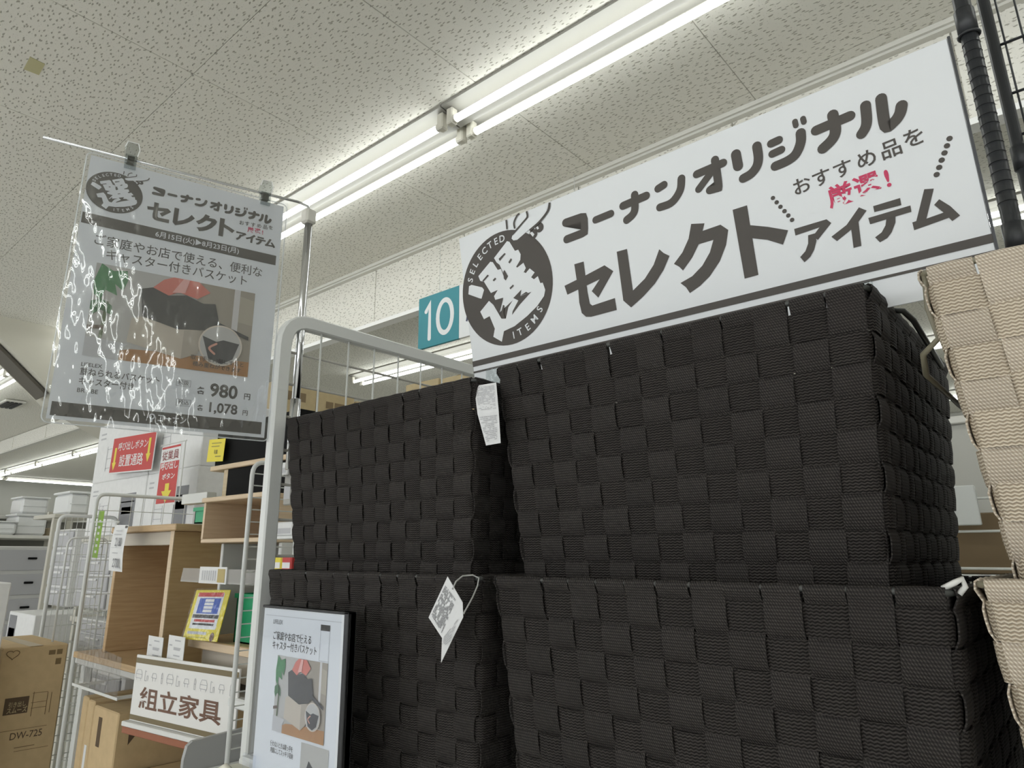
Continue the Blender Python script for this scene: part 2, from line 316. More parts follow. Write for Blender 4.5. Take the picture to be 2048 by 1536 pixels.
OSU = [(522.4,-100.9),(543.7,-99.1),(565.8,-97.3),(589.6,-95.1),(613.0,-93.2),(634.7,-89.6)]
GEN = [(558.5,-124.9),(584.8,-123.0),(604.7,-122.7)]
DOTS = [(489.9,-102.8),(493.1,-109.2),(496.2,-115.7),(499.6,-122.1),(502.8,-128.5),(505.9,-134.8)] + [(663.2,-101.5),(659.9,-107.9),(656.7,-114.2),(653.2,-120.5),(649.9,-127.0),(646.6,-133.4)]
# ---------------------------------------------------------------- the store: floor, ceiling, walls
X0, X1, Y0, Y1, ZC = -24.0, 10.0, -6.5, 12.5, 3.6
FLOOR = mat('floor_vinyl', (.66,.655,.62), .35, noise=.04, nscale=3)
WALL = mat('wall_paint', (.48,.48,.44), .8, noise=.03, nscale=2)
TRIM = mat('trim_white', (.66,.65,.60), .5)
CEIL = mat_ceiling()
struct(MB().box(X0-.1, X1+.1, Y0-.1, Y1+.1, -.12, 0).build('floor', FLOOR))
struct(MB().box(X0-.1, X0, Y0, Y1, 0, ZC).build('wall_west', WALL))
struct(MB().box(X1, X1+.1, Y0, Y1, 0, ZC).build('wall_east', WALL))
ws = struct(MB().box(X0-.1, X1+.1, Y0-.1, Y0, 0, .6).build('wall_south', WALL))      # unseen glazed store front behind the camera, added to let in fill daylight
MB().box(X0-.1, X1+.1, Y0-.1, Y0, 3.1, ZC).build('lintel', WALL, ws)
for k in range(13): MB().box(X0-.1+k*2.82, X0+.15+k*2.82, Y0-.1, Y0, .6, 3.1).build('pier', WALL, ws)
for k in range(12):
    g = struct(MB().box(X0+.15+k*2.82, X0+2.72+k*2.82, Y0-.06, Y0-.02, .6, .66).build('added_window_%d' % (k+1), TRIM))  # unseen windows, added as openings for the fill daylight
    MB().box(X0+.15+k*2.82, X0+2.72+k*2.82, Y0-.06, Y0-.02, 3.04, 3.1).build('frame_top', TRIM, g)
    MB().box(X0+1.40+k*2.82, X0+1.46+k*2.82, Y0-.06, Y0-.02, .66, 3.04).build('mullion', TRIM, g)
    MB().quad((X0+.15+k*2.82, Y0-.04, .66), (X0+2.72+k*2.82, Y0-.04, .66), (X0+2.72+k*2.82, Y0-.04, 3.04), (X0+.15+k*2.82, Y0-.04, 3.04)).build('pane', CLEAR, g)
struct(MB().box(X0-.1, X1+.1, Y1, Y1+.1, 0, ZC).build('wall_north', WALL))
ceiling = struct(MB().box(X0-.1, X1+.1, Y0-.1, Y1+.1, ZC+.006, ZC+.12).build('ceiling', CEIL))
pm = MB().cbox(.0012, .9088, .0012, .9088, 0, .0055, .0018).build('ceiling_panel', CEIL, ceiling)
first = True
for i in range(-11, 4):
    for j in range(-2, 8):
        o = pm if first else pm.copy()
        if not first: COL.objects.link(o); o.parent = ceiling
        first = False
        o.location = (i*.91, 1.094 + j*.91, ZC)

# the smoke curtain that hangs from the ceiling, panel by panel
dw = struct(MB().box(-7.2, 5.9, 3.05, 3.09, 3.14, ZC).build('wall_smoke_curtain', CEIL))
for i in range(-8, 7):
    MB().cbox(i*.91 - .14 + .003, i*.91 + .767, 3.036, 3.05, 3.15, ZC - .03, .002).build('panel', CEIL, dw)
struct(MB().prism([(3.0,ZC-.035),(3.0,ZC-.022),(2.985,ZC-.022),(2.985,ZC),(3.05,ZC),(3.05,ZC-.035)], 0, -7.2, 5.9).build('trim_1', TRIM))
struct(MB().box(-7.2, 5.9, 3.022, 3.10, 3.122, 3.15).build('trim_2', mat('trim_bright', (.86,.86,.84), .35)))
# the far curtain, beyond the slanting soffit
dw2 = struct(MB().box(-23.9, -7.6, 3.56, 3.60, 3.35, ZC).build('wall_far_curtain', CEIL))
for i in range(9): MB().cbox(-23.8+i*1.82, -22.01+i*1.82, 3.548, 3.56, 3.36, ZC-.01, .002).build('panel', CEIL, dw2)
struct(MB().box(-23.9, -7.6, 3.54, 3.61, 3.335, 3.352).build('trim_3', TRIM))
# slanting soffit: a deep side wall with a dark slot along its sloping underside
SOF = mat('soffit_paint', (.58,.56,.48), .85)
so = struct(MB().prism([(.55,ZC),(2.9,ZC),(2.9,2.55),(2.05,2.93),(1.49,3.40),(1.25,ZC)], 0, -7.75, -7.2).build('wall_soffit', SOF))
struct(MB().prism([(1.50,3.375),(1.98,2.975),(1.96,2.955),(1.48,3.355)], 0, -7.6, -7.3).build('trim_4', mat('dark_slot', (.12,.11,.09), .8)))
# square of repair tape on a ceiling board
a = [W(*p, z=ZC-.0005) for p in ((47,138),(60,113),(90,128),(78,150))]
mb = MB(); n = 4
mb.v = [tuple(p) for p in a] + [(p.x, p.y, p.z-.0012) for p in a]; mb.f = [(0,1,2,3),(7,6,5,4),(0,4,5,1),(1,5,6,2),(2,6,7,3),(3,7,4,0)]
tag(mb.build('tape_patch', mat('masking_tape', (.50,.47,.27), .7)), 'square yellowish tape patch stuck on a ceiling board', 'tape')
# air outlet in the far ceiling
c = W(20, 806, z=ZC)
t = thing('air_outlet', 'small dark louvred air outlet in the far ceiling', 'vent', (c.x, c.y, ZC-.03))
MB().cbox(-.30, .30, -.13, .13, 0, .03, .01).build('frame', TRIM, t)
for k in range(4): MB().box(-.26, .26, -.10+k*.052, -.065+k*.052, -.012, .0).build('louvre', mat('vent_dark', (.03,.03,.03), .6), t)

# ---------------------------------------------------------------- twin-tube ceiling fixtures
HOUS = mat('fixture_enamel', (.30,.292,.262), .4)
TUBE = mat('lit_tube', (.965,1.0,.98), .3, emit=TUBE_POWER)
SOCK = mat('lamp_holder_plastic', (.62,.60,.52), .5)
def fixture_proto(full=True, L=2.4):
    t = thing('ceiling_light', '', 'ceiling light')
    pr = [(-.115,0),(-.115,-.014),(-.036,-.024),(-.022,-.062),(.022,-.062),(.036,-.024),(.115,-.014),(.115,0)]
    MB().prism([(p[0], p[1]) for p in pr], 0, -L/2+.004, L/2-.004).build('housing', HOUS, t)
    for s in (-.07, .07):
        pth = [(-L/2+.05, s, -.085), (L/2-.05, s, -.085)]
        MB().tube(pth, .0175, 10, caps=False).build('tube', TUBE, t, smooth=False)
        for e in (-1, 1):
            h = MB().cbox(*sorted((e*(L/2-.052), e*(L/2-.012))), s-.022, s+.022, -.108, -.02, .006)
            h.tube([(e*(L/2-.062), s, -.085), (e*(L/2-.045), s, -.085)], .0195, 12).build('lamp_holder', SOCK, t)
    return t
near = fixture_proto()
def put_light(x, y, label, group, rz=0):
    global near
    o = near if not near['label'] else dup(near)
    o.location = (x, y, ZC - .0005); o.rotation_euler = (0, 0, rz); o['label'] = label; o['group'] = group
G1 = 'lights in the row before the smoke curtain'; G2 = 'lights in the row behind the smoke curtain'
put_light(-.85, 2.112, 'twin-tube ceiling light whose end meets a second light above the banner', G1)
put_light(-3.25, 2.112, 'twin-tube ceiling light with its end behind the laminated poster', G1)
for k in (1, 2, 3): put_light(-.85+2.4*k, 2.112, 'twin-tube ceiling light outside the view along the near row', G1)
for k in range(2): put_light(-5.65-2.4*k+.0, 2.112, 'twin-tube ceiling light hidden behind the laminated poster', G1)
for k in range(5): put_light(-10.45-2.4*k, 2.112, 'twin-tube ceiling light beyond the slanting soffit', G1)
put_light(-5.35, 5.02, 'twin-tube ceiling light with a free end seen through the white wire panel', G2)
for k in range(3): put_light(-2.95+2.4*k, 5.02, 'twin-tube ceiling light behind the printed banner', G2)
for k in range(5): put_light(-13.5-2.4*k+1.2, 5.02, 'twin-tube ceiling light in the receding row above the white cartons', G2)
for k in range(4): put_light(-22.6, 4.2+2.4*k, 'twin-tube ceiling light running along the far wall', 'lights along the far wall', PI/2)
GB = 'ceiling lights over the neighbouring aisles'
for y in (7.9, 10.8, -.85, -3.7):
    for k in range(7 if y > 0 else 8): put_light((8.6 if y < 0 else 4.6)-2.4*k, y, 'twin-tube ceiling light over a neighbouring aisle', GB)
for y in (7.9, 10.8):
    for k in range(4): put_light(-12.2-2.4*k, y, 'twin-tube ceiling light over a distant aisle', GB)
for k in range(3): put_light(-10.2-3.6*k, -.85, 'twin-tube ceiling light over a neighbouring aisle', GB)
# ---------------------------------------------------------------- woven baskets
DK_R = mat_strap('dark_strap_ring', (.0080,.0068,.0062), (.058,.051,.0465), .0030, 'ring')
DK_V = mat_strap('dark_strap_upright', (.0080,.0068,.0062), (.080,.071,.065), .0031, 'up')
BG_R = mat_strap('beige_strap_ring', (.36,.285,.20), (.76,.67,.535), .0030, 'ring')
BG_V = mat_strap('beige_strap_upright', (.36,.285,.205), (.90,.82,.69), .0031, 'up')
DK_W = mat('dark_wire', (.05,.052,.048), .35, spec=.6); BG_W = mat('olive_wire', (.22,.20,.14), .35, spec=.6)
NX, NY, NR = 13, 12, 9
def strap_mesh(path, wdir, nrm, width, closed=False, th=.0014, pillow=.0008):
    """a strap along path; wdir / nrm are the across and outward directions at each sample"""
    mb = MB(); m = len(path); u = 0.0
    for i in range(m + (1 if closed else 0)):
        p = Vector(path[i % m]); a = Vector(wdir[i % m]); n = Vector(nrm[i % m])
        if i: u += (p - Vector(path[i-1])).length
        row = [(p - a*width/2, -.5), (p + n*pillow, 0), (p + a*width/2, .5),
               (p - a*width/2, -.5), (p - a*width/2 - n*th, -.5), (p + a*width/2 - n*th, .5), (p + a*width/2, .5)]
        for q, v in row: mb.uv[len(mb.v)] = (u, v*width); mb.v.append(tuple(q))
        if i:
            k = i*7; j = k-7
            for a0, a1 in ((0,1),(1,2),(3,4),(4,5),(5,6)):
                mb.f.append((j+a1, j+a0, k+a0, k+a1) if a0 < 2 else (j+a0, j+a1, k+a1, k+a0))
    return mb
def basket(label, group, cx, yf, zb, Wd, H, parity, beige=False, D=.42, seed=1, sag=0.0, tp=.026, inward=False):
    """origin at the middle of the base; the front face is towards -y"""
    rnd = random.Random(seed)
    t = thing('storage_basket', label, 'basket', (cx, yf + D/2, zb), 0, group)
    mr, mv, mw = (BG_R, BG_V, BG_W) if beige else (DK_R, DK_V, DK_W)
    def half(z):
        k = z/H; return Wd/2 - tp*(1-k), D/2 - tp*(1-k)
    dR = H - .012; rp = (dR - .004)/NR
    def side(f, fr, z):
        hx, hy = half(z)
        return (Vector((-hx+2*hx*fr, -hy, z)), Vector((hx, -hy+2*hy*fr, z)), Vector((hx-2*hx*fr, hy, z)), Vector((-hx, hy-2*hy*fr, z)))[f]
    NRM = (Vector((0,-1,-.09)), Vector((1,0,-.09)), Vector((0,1,-.09)), Vector((-1,0,-.09)))
    ALONG = (Vector((1,0,0)), Vector((0,1,0)), Vector((-1,0,0)), Vector((0,-1,0)))
    d = .0027; prof = ((.05,.25),(.22,1.0),(.5,1.12),(.78,1.0),(.95,.25))
    base = 0
    for f in range(4):
        n = NX if f % 2 == 0 else NY
        up = NRM[f].normalized()
        for i in range(n):
            fr = (i + .5 + .1)/(n + .2); jx = rnd.uniform(-.0016, .0016); sk = rnd.uniform(-.002, .002)
            path = []
            for r in range(NR-1, -1, -1):
                sgn = 1 if (base + i + r + parity) % 2 == 0 else -1
                for a, k in prof:
                    z = dR - (r + 1 - a)*rp
                    p = side(f, fr, z) + up*(d*sgn*k) + ALONG[f]*(jx + sk*(z/H-.5)); path.append(p)
            for q, z in ((.0042, H-.004), (.003, H+.0025), (0, H+.0042), (-.003, H+.0025), (-.0042, H-.004), (-.005, H-.028)):
                path.append(side(f, fr, min(z, H)) + Vector((0,0,max(0, z-H))) + up*q + ALONG[f]*(jx + sk*.5))
            m = len(path); nr = []
            for k in range(m):
                tg = (path[min(k+1, m-1)] - path[max(k-1, 0)]).normalized(); nr.append(ALONG[f].cross(tg).normalized())
            if nr[4].dot(up) < 0: nr = [-x for x in nr]
            strap_mesh(path, [ALONG[f]]*m, nr, rnd.uniform(.0340, .0352) * (Wd/.48 if f % 2 == 0 else 1)).build('upright_strap', mv, t, smooth=True)
        base += n
    for r in range(NR):
        path, nr = [], []; base = 0; jz = rnd.uniform(-.0012, .0012)
        z = dR - (r + .5)*rp + jz
        for f in range(4):
            n = NX if f % 2 == 0 else NY
            up = NRM[f].normalized()
            for i in range(n):
                sgn = -1 if (base + i + r + parity) % 2 == 0 else 1
                for a, k in prof:
                    fr = (i + a + .1)/(n + .2)
                    zz = z - sag*math.sin(PI*fr)*(r/NR) if f == 0 else z
                    path.append(side(f, fr, zz) + up*(d*sgn*k)); nr.append(up)
            base += n
        m = len(path); wd = []
        for k in range(m):
            tg = (path[(k+1) % m] - path[k-1]).normalized(); wd.append(tg.cross(nr[k]).normalized())
        strap_mesh(path, [-q for q in wd], nr, rnd.uniform(.0296, .0309), closed=True).build('band_strap', mr, t, smooth=True)
    hx, hy = half(H)
    rim = []
    for cx_, cy_, a0 in ((hx-.012,-hy+.012,-PI/2),(hx-.012,hy-.012,0),(-hx+.012,hy-.012,PI/2),(-hx+.012,-hy+.012,PI)):
        for k in range(5): rim.append((cx_+.012*math.cos(a0+k*PI/8), cy_+.012*math.sin(a0+k*PI/8), H))
    MB().tube(rim, .0032, 8, closed=True).build('rim_wire', mw, t, smooth=True)
    bx, by = half(.004)
    MB().cbox(-bx+.004, bx-.004, -by+.004, by-.004, .002, .008, .002).build('base_panel', mat('basket_base', (.03,.03,.03), .7), t)
    for s in (-1, 1):      # wire handles, folded inwards under the basket above or down against the ends
        if inward:
            pts = [(s*(hx-.004), -hy+.03, H), (s*(hx-.03), -hy+.035, H-.012), (s*(hx-.075), -hy+.05, H-.0175), (s*(hx-.075), hy-.05, H-.0175), (s*(hx-.03), hy-.035, H-.012), (s*(hx-.004), hy-.03, H)]
            MB().tube(pts, .0028, 7).build('handle', mw, t, smooth=True); continue
        if not beige:
            pts = [(s*(hx-.001), -hy+.10, H+.001), (s*(hx+.010), -hy+.103, H-.001), (s*(hx+.016), -hy+.115, H-.010), (s*(hx+.012), hy-.13, H-.026), (s*(hx+.006), hy-.105, H-.012), (s*(hx-.001), hy-.10, H+.001)]
            MB().tube(pts, .0032, 7).build('handle', mw, t, smooth=True); continue
        y0, y1 = -hy+.012, hy-.012
        pts = [(s*(hx-.002), y0-.006, H), (s*(hx+.001), y0, H-.03), (s*(hx-.002), y0+.008, H-.058), (s*(hx+.014), y0+.02, H-.068), (s*(hx+.018), y0+.045, H-.082),
               (s*(hx+.012), y1-.045, H-.09), (s*(hx+.010), y1-.02, H-.075), (s*(hx-.002), y1-.008, H-.058), (s*(hx+.001), y1, H-.03), (s*(hx-.002), y1+.006, H)]
        MB().tube(pts, .0028, 7).build('handle', mw, t, smooth=True)
    return t
ZE = 1.5
GD = 'dark brown woven baskets'; GE = 'beige woven baskets'
ZLB = ZE - .029 - .295       # the lower baskets stand on the shelf deck
b_ul = basket('dark woven basket on the stack beside the white rack, partly behind the poster post', GD, -.894, .712, ZE-.029-.014, .484, .289, 0, seed=3, sag=.004)
b_ur = basket('dark woven basket with the printed banner standing behind its rim', GD, -.379, .727, ZE-.029-.014, .480, .300, 0, seed=4)
b_ll = basket('dark woven basket with a paper tag looped to its rim, bottom of the stack', GD, -.872, .690, ZLB, .500, .295, 1, seed=5, sag=.006, inward=True)
b_lr = basket('dark woven basket under the banner basket, its rim wire bare at one corner', GD, -.352, .690, ZLB, .488, .295, 1, seed=6, sag=.008, inward=True)
b_bu = basket('beige woven basket stacked on top of another beige one', GE, .152, .700, ZE-.022-.014, .484, .284, 1, beige=True, seed=8)
b_bl = basket('beige woven basket at the bottom of the beige stack', GE, .152, .695, ZE-.022-.295, .484, .295, 1, beige=True, seed=9, inward=True)
# clear sticker at the bare corner of the lower rim
sk = MB(); p = Vector((-.108+.0, .6935, ZE-.024))
sk.tube([p+Vector((-.006,.0,-.002)), p+Vector((.003,.0,.003)), p+Vector((.008,.003,.006)), p+Vector((.009,.005,.0)), p+Vector((.004,.004,-.006))], .0024, 6)
tag(sk.build('tape_scrap', mat('pearl_plastic', (.75,.74,.70), .3), smooth=True), 'curled scrap of clear tape at the bare rim corner of the lower dark basket', 'tape')
# ---------------------------------------------------------------- the white display rack that carries the baskets
def bend(p0, p1, p2, r, k=6):
    """points of a rounded corner p0-p1-p2"""
    p0, p1, p2 = map(Vector, (p0, p1, p2)); a = p1 + (p0-p1).normalized()*r; b = p1 + (p2-p1).normalized()*r
    return [a*(1-s)**2 + p1*2*s*(1-s) + b*s*s for s in [i/k for i in range(k+1)]]
XP, YF, YB_, ZT = -1.17, .712, 1.62, ZE + .462
rk = thing('rack_end_panel', 'white steel end panel with a rounded frame and open wires beside the dark baskets', 'rack', (XP, YF, 0))
loc = lambda P: [(Vector(p) - Vector((XP, YF, 0))) for p in P]
pts = [(XP,YF,0), (XP,YF,1.0)] + bend((XP,YF,1.0), (XP,YF,ZT), (XP,YB_,ZT), .06) + bend((XP,YF,ZT), (XP,YB_,ZT), (XP,YB_,0), .06) + [(XP,YB_,0)]
def square_tube(path, hw, hd):
    """rectangular hollow section that stays upright in the x = const plane"""
    mb = MB(); P = [Vector(p) for p in path]; n = len(P)
    for i, p in enumerate(P):
        t = (P[min(i+1,n-1)] - P[max(i-1,0)]).normalized(); a = Vector((1,0,0)); b = t.cross(a)
        c = .003
        for x, y in ((-hw+c,-hd),(hw-c,-hd),(hw,-hd+c),(hw,hd-c),(hw-c,hd),(-hw+c,hd),(-hw,hd-c),(-hw,-hd+c)): mb.v.append(tuple(p + a*x + b*y))
        if i:
            for k in range(8): mb.f.append(((i-1)*8+k, (i-1)*8+(k+1) % 8, i*8+(k+1) % 8, i*8+k))
    mb.f += [tuple(range(7,-1,-1)), tuple(range((n-1)*8, n*8))]
    return mb
square_tube(loc(pts), .011, .0145).build('end_frame', WHITE_METAL, rk)
for k in range(16):
    z = ZT - .068 - k*.066
    if z > .3: MB().tube(loc([(XP, YF, z), (XP, YB_, z)]), .0027, 6).build('cross_wire', mat('shade_toned_wire', (.40,.385,.34), .45), rk, smooth=True)  # rust-grey, darkened in colour for the shade on the wires' undersides
for k in range(1, 13):
    y = YF + .015 + k*.0715
    MB().tube(loc([(XP+.004, y, .3), (XP+.004, y, ZT)]), .0020, 6).build('upright_wire', WIRE_WHITE, rk, smooth=True)
dr = thing('display_shelf', 'white steel shelf under the woven baskets', 'shelf', (XP, YF, 0))
MB().cbox(.012, 1.62, -.03, .48, ZLB-.026, ZLB-.0005, .004).build('shelf_deck', WHITE_METAL, dr)
MB().cbox(.012, 1.62, -.03, .48, .50, .53, .004).build('shelf_deck', WHITE_METAL, dr)
MB().cbox(.012, 1.63, -.04, .48, .0, .10, .006).build('plinth', WHITE_METAL, dr)
for x in (.03, 1.60):
    MB().cbox(x-.015, x+.015, .45, .48, .1, ZLB-.026, .003).build('upright', WHITE_METAL, dr)

# ---------------------------------------------------------------- black wire-mesh stand behind the baskets
bk = thing('mesh_stand', 'black steel stand of round poles and open wire mesh behind the beige baskets', 'rack', (-.034, 1.245, 0))
def pole(mb, x, y, r, z0, z1): return mb.tube([(x,y,z0),(x,y,z1)], r, 16)
pole(MB(), 0, 0, .0122, 0, 2.60).build('pole', BLACK_METAL, bk, smooth=True)
pole(MB(), .027, .05, .0088, 0, 2.60).build('pole', BLACK_METAL, bk, smooth=True)
pole(MB(), .62, .05, .0125, 0, 2.60).build('pole', BLACK_METAL, bk, smooth=True)
for z in (1.985, 2.375):
    pole(MB(), 0, 0, .0144, z-.045, z).build('collar', BLACK_METAL, bk, smooth=True)
    MB().tube([(.0144*math.cos(a*PI/8), .0144*math.sin(a*PI/8), z-.048) for a in range(16)], .0026, 6, closed=True).build('clamp_ring', BLACK_METAL, bk, smooth=True)
for k in range(22): MB().tube([(.0125*math.cos(a*PI/8), .0125*math.sin(a*PI/8), 2.02+k*.017) for a in range(16)], .0004, 4, closed=True).build('groove_ring', mat('black_groove', (.008,.008,.009), .6), bk)
pole(MB(), .027, .05, .0112, 2.09, 2.13).build('collar', BLACK_METAL, bk, smooth=True)
for z in (2.32, 2.226, 2.15, 2.11, 2.092, 2.0, 1.93, 1.86, 1.5, 1.42, 1.05): MB().tube([(.02, .05, z), (.62, .05, z)], .0026, 6).build('cross_wire', BLACK_METAL, bk, smooth=True)
for k in range(14): MB().tube([(.042+k*.0235, .054, 2.11), (.042+k*.0235, .054, 2.55)], .0016, 5).build('upright_wire', BLACK_METAL, bk, smooth=True)
MB().cbox(-.03, .65, -.03, .14, 0, .03, .004).build('foot', BLACK_METAL, bk)
# ---------------------------------------------------------------- the brand artwork shared by banner and poster
BROWN = mat('warm_black_print', (.062,.053,.044), .55)
def artwork(parent, f, k, z, ribbon_top=None):
    """logo disc and headline; f maps banner millimetres to metres on the sheet, k scales stroke widths"""
    PW = PAPER
    mb = MB(); c = f((84,-105.3)); e = f((84+89.4,-105.3)); g = f((84,-105.3-89.4))
    mb.disc(c, abs(e[0]-c[0]), z, 64, ry=abs(g[1]-c[1]))
    for q in BUMP: mb.disc(f(q), 7.6*k, z, 20)
    mb.build('logo_disc', BROWN, parent)
    z2, z3 = z+.0004, z+.0008
    mb = MB()
    for i, p in enumerate(KANJI): mb.poly([f(q) for q in p], z2 + i*.00004)
    mb.poly([f(q) for q in RIBW], z2)
    for p in BUMPW: mb.poly([f(q) for q in p], z2)
    mb.build('logo_character', PW, parent, tri=True)
    mb = MB()
    for i, p in enumerate(KANJI_DARK): mb.poly([f(q) for q in p], z3 + i*.00003)
    mb.build('logo_cut', BROWN, parent, tri=True)
    for p, w_ in RIB: MB().stroke([f(q) for q in p], w_*k, z3, cap=False).build('logo_ribbon_line', BROWN, parent)
    for word, spots, sgn in (('SELECTED', SEL, -1), ('ITEMS', ITM, 1)):
        for ch, q in zip(word, spots):
            a = math.atan2(q[1]+105.3, q[0]-84); text(ch, 15.5*k, PW, parent, f(q), 'CENTER', .012, a + sgn*PI/2, z2)
    mb = MB()
    for i, (p, w_) in enumerate(STROKES):
        if i == 0: p = [p[0], (p[1][0]-5, p[1][1]+.2), (p[1][0]-1, p[1][1]-1), (p[1][0]-.2, p[1][1]-5), (p[2][0]+.2, p[2][1]+5), (p[2][0]-.8, p[2][1]+1), (p[2][0]-5, p[2][1]), p[3]]
        mb.stroke([f(q) for q in p], w_*k, z + (i % 4)*.00004, smooth=(i != 0))
    mb.build('rounded_lettering', BROWN, parent, tri=True)
    mb = MB()
    for i, p in enumerate(POLYS): mb.poly([f(q) for q in p], z + (i % 3)*.00004)
    mb.build('block_lettering', BROWN, parent, tri=True)
    for ch, q in zip('おすすめ品を', OSU): text(ch, 21.0*k, BROWN, parent, f(q), 'CENTER', .012, .06, z)
    for ch, q in zip('厳選!', GEN): text(ch, 25.5*k, PINK, parent, f(q), 'CENTER', .022, .05, z)

# ---------------------------------------------------------------- banner
LEAN = .17
bx0, bzt, byt = -.71675, ZE + .502, .745
bn = thing('printed_banner', 'long white banner with brown Japanese lettering and a round logo standing behind the dark basket', 'banner')
vdir = Vector((0, -LEAN, 1)).normalized()
plate_frame(bn, Vector((bx0, byt, bzt)), (1,0,0), vdir)
sheet('banner_board', PAPER, bn, 0, .6790, -.2560, 0, -.0022, 0, .0006)
mm = lambda q: (q[0]*.001, q[1]*.001)
artwork(bn, mm, .001, .0004)
mb = MB()
for i, q in enumerate(DOTS): mb.disc(mm(q), .0025 if i < 6 else .0027, .0004, 16)
mb.build('dot', BROWN, bn)
for v0, v1 in ((-.2148,-.2058), (-.2252,-.2222)): rects('stripe', BROWN, bn, [(0, v0, .679, v1)], .0004)
sheet('edge_strip', BLACK_METAL, bn, .6792, .6815, -.2560, .001, -.004, .001)
for u in (.045, .545):
    c = thing('clear_clip', 'clear plastic clip holding the banner near the %s of the dark basket' % ('poster-side corner' if u < .1 else 'beige-side corner'), 'clip', group='clear clips on the banner')
    q = bn.matrix_world @ Vector((u, -.245, 0)); c.location = q
    cl = mat_film('clip_plastic', .15, 60, (.88,.90,.90))
    MB().cbox(-.016, .028, -.0085, -.0045, -.018, .020, .002).build('front_jaw', cl, c)
    MB().cbox(-.016, .028, .0085, .0125, -.018, .010, .002).build('back_jaw', cl, c)
    MB().cbox(-.016, .028, -.0085, .0125, -.022, -.018, .001).build('bridge', cl, c)

# ---------------------------------------------------------------- poster hanging from the rod
pol = thing('sign_pole', 'chrome pole with a thin side rod rising from the white rack', 'pole', (-1.17, .742, 1.35))
MB().tube([(0,.008,.33), (0,.008,.845)], .0085, 16).build('pole', CHROME, pol, smooth=True)
MB().tube([(0,.008,.31), (0,.008,.45)], .0105, 16).build('sleeve', CHROME, pol, smooth=True)
MB().cbox(-.012, .012, -.006, .020, .835, .868, .004).build('cap', mat('frosted_plastic', (.62,.60,.54), .35), pol)
R0, R1 = Vector((-1.17, .742, 2.222)), Vector((-1.296, .273, 2.2195))
rod = MB(); base = Vector((-1.17, .742, 1.35))
rod.tube([R0-base+Vector((0,.006,-.004)), R0-base+Vector((0,.004,.004)), R0-base+Vector((-.005,-.018,.008)), R0-base+(R1-R0)*.5+Vector((0,0,.003)), R1-base], .0029, 8)
rod.build('side_rod', CHROME, pol, smooth=True)
ps = thing('laminated_poster', 'laminated white poster with prices and a basket photo hanging from a thin rod', 'poster')
U_ = (Vector((-1.17,.74,0)) - Vector((-1.295,.276,0))).normalized()
plate_frame(ps, Vector((-1.295, .276, 2.22)) + U_*.066 + Vector((0,0,-.007)) + Vector((U_.y, -U_.x, 0))*.005, U_, (0,0,1))
q = lambda p: ((p[0]-66)*.001, (p[1]+7)*.001)
PW_, PH_ = .374, .505
def rounded(x0, x1, y0, y1, r, k=5):
    L = []
    for cx_, cy_, a in ((x1-r,y1-r,0),(x0+r,y1-r,PI/2),(x0+r,y0+r,PI),(x1-r,y0+r,1.5*PI)):
        L += [(cx_+r*math.cos(a+i*PI/2/k), cy_+r*math.sin(a+i*PI/2/k)) for i in range(k+1)]
    return L
pp = sheet('paper', PAPER, ps, .008, .366, -.497, -.006, -.0006, 0)
def film(name, z, th):
    """laminate pouch face, gently buckled"""
    mb = MB(); nx, ny = 26, 34; rnd = random.Random(4)
    for j in range(ny+1):
        for i in range(nx+1):
            u, v = i/nx, j/ny
            x = PW_*u; y = -PH_*(1-v)
            e = min(u, 1-u, v, 1-v)
            zz = z + (.0011*math.sin(19*u+3*v)*math.sin(11*v+2) + .0006*math.sin(37*u+29*v))*min(1, e*9)*th
            mb.v.append((x, y, zz))
    for j in range(ny):
        for i in range(nx): a = j*(nx+1)+i; mb.f.append((a, a+1, a+nx+2, a+nx+1))
    return mb.build(name, mat_film('laminate_film', .26, 30, f0=.2), ps, smooth=True)
ft = film('laminate', .0052, .7)
fm = MB().tube([(a, b, .001) for a, b in rounded(.0015, PW_-.0015, -PH_+.0015, -.0015, .010)], .0011, 5, closed=True)
fm.build('sealed_edge', mat('sealed_rim', (.85,.87,.87), .12, alpha=.6), ps)
def fp(p):       # banner artwork -> poster
    return q((121 + (p[0]-84)*.523, -45 + (p[1]+37)*.452))
artwork(ps, fp, .00049, .0005)
rects('band', BROWN, ps, [q((76,-148.5)) + q((425,-127.5))], .0004)
text('6月15日(火)▶8月23日(月)', .0135, PAPER, ps, q((197,-139.5)), 'LEFT', .012, .02, .0009, 1.02)
text('ご家庭やお店で使える、便利な', .0228, INK, ps, q((98,-176)), 'LEFT', .004, .012, .0005, .95)
text('キャスター付きバスケット', .0225, INK, ps, q((121,-200)), 'LEFT', .004, .012, .0005, .94)
text('LIFELEX', .0095, INK, ps, q((111,-406)), 'LEFT', .01, 0, .0005, 1.0)
text('重ねられるバスケット', .0142, INK, ps, q((111,-419)), 'LEFT', .014, 0, .0005, .9)
text('キャスター付き', .0142, INK, ps, q((111,-435.5)), 'LEFT', .014, 0, .0005, .88)
text('BR / BE', .0105, INK, ps, q((111,-451.5)), 'LEFT', .004, 0, .0005, 1.0)
for (cx_, cy_), s_ in (((277.4,-417), '税抜'), ((281,-453.3), '税込')):
    x, y = q((cx_, cy_)); w_, h_ = .0125, .0062
    rects('price_frame', PRINT_G, ps, [(x-w_, y-h_, x+w_, y-h_+.0006), (x-w_, y+h_-.0006, x+w_, y+h_), (x-w_, y-h_, x-w_+.0006, y+h_), (x+w_-.0006, y-h_, x+w_, y+h_)], .0005)
    text(s_, .0095, INK, ps, (x, y), 'CENTER', .005, 0, .0005)
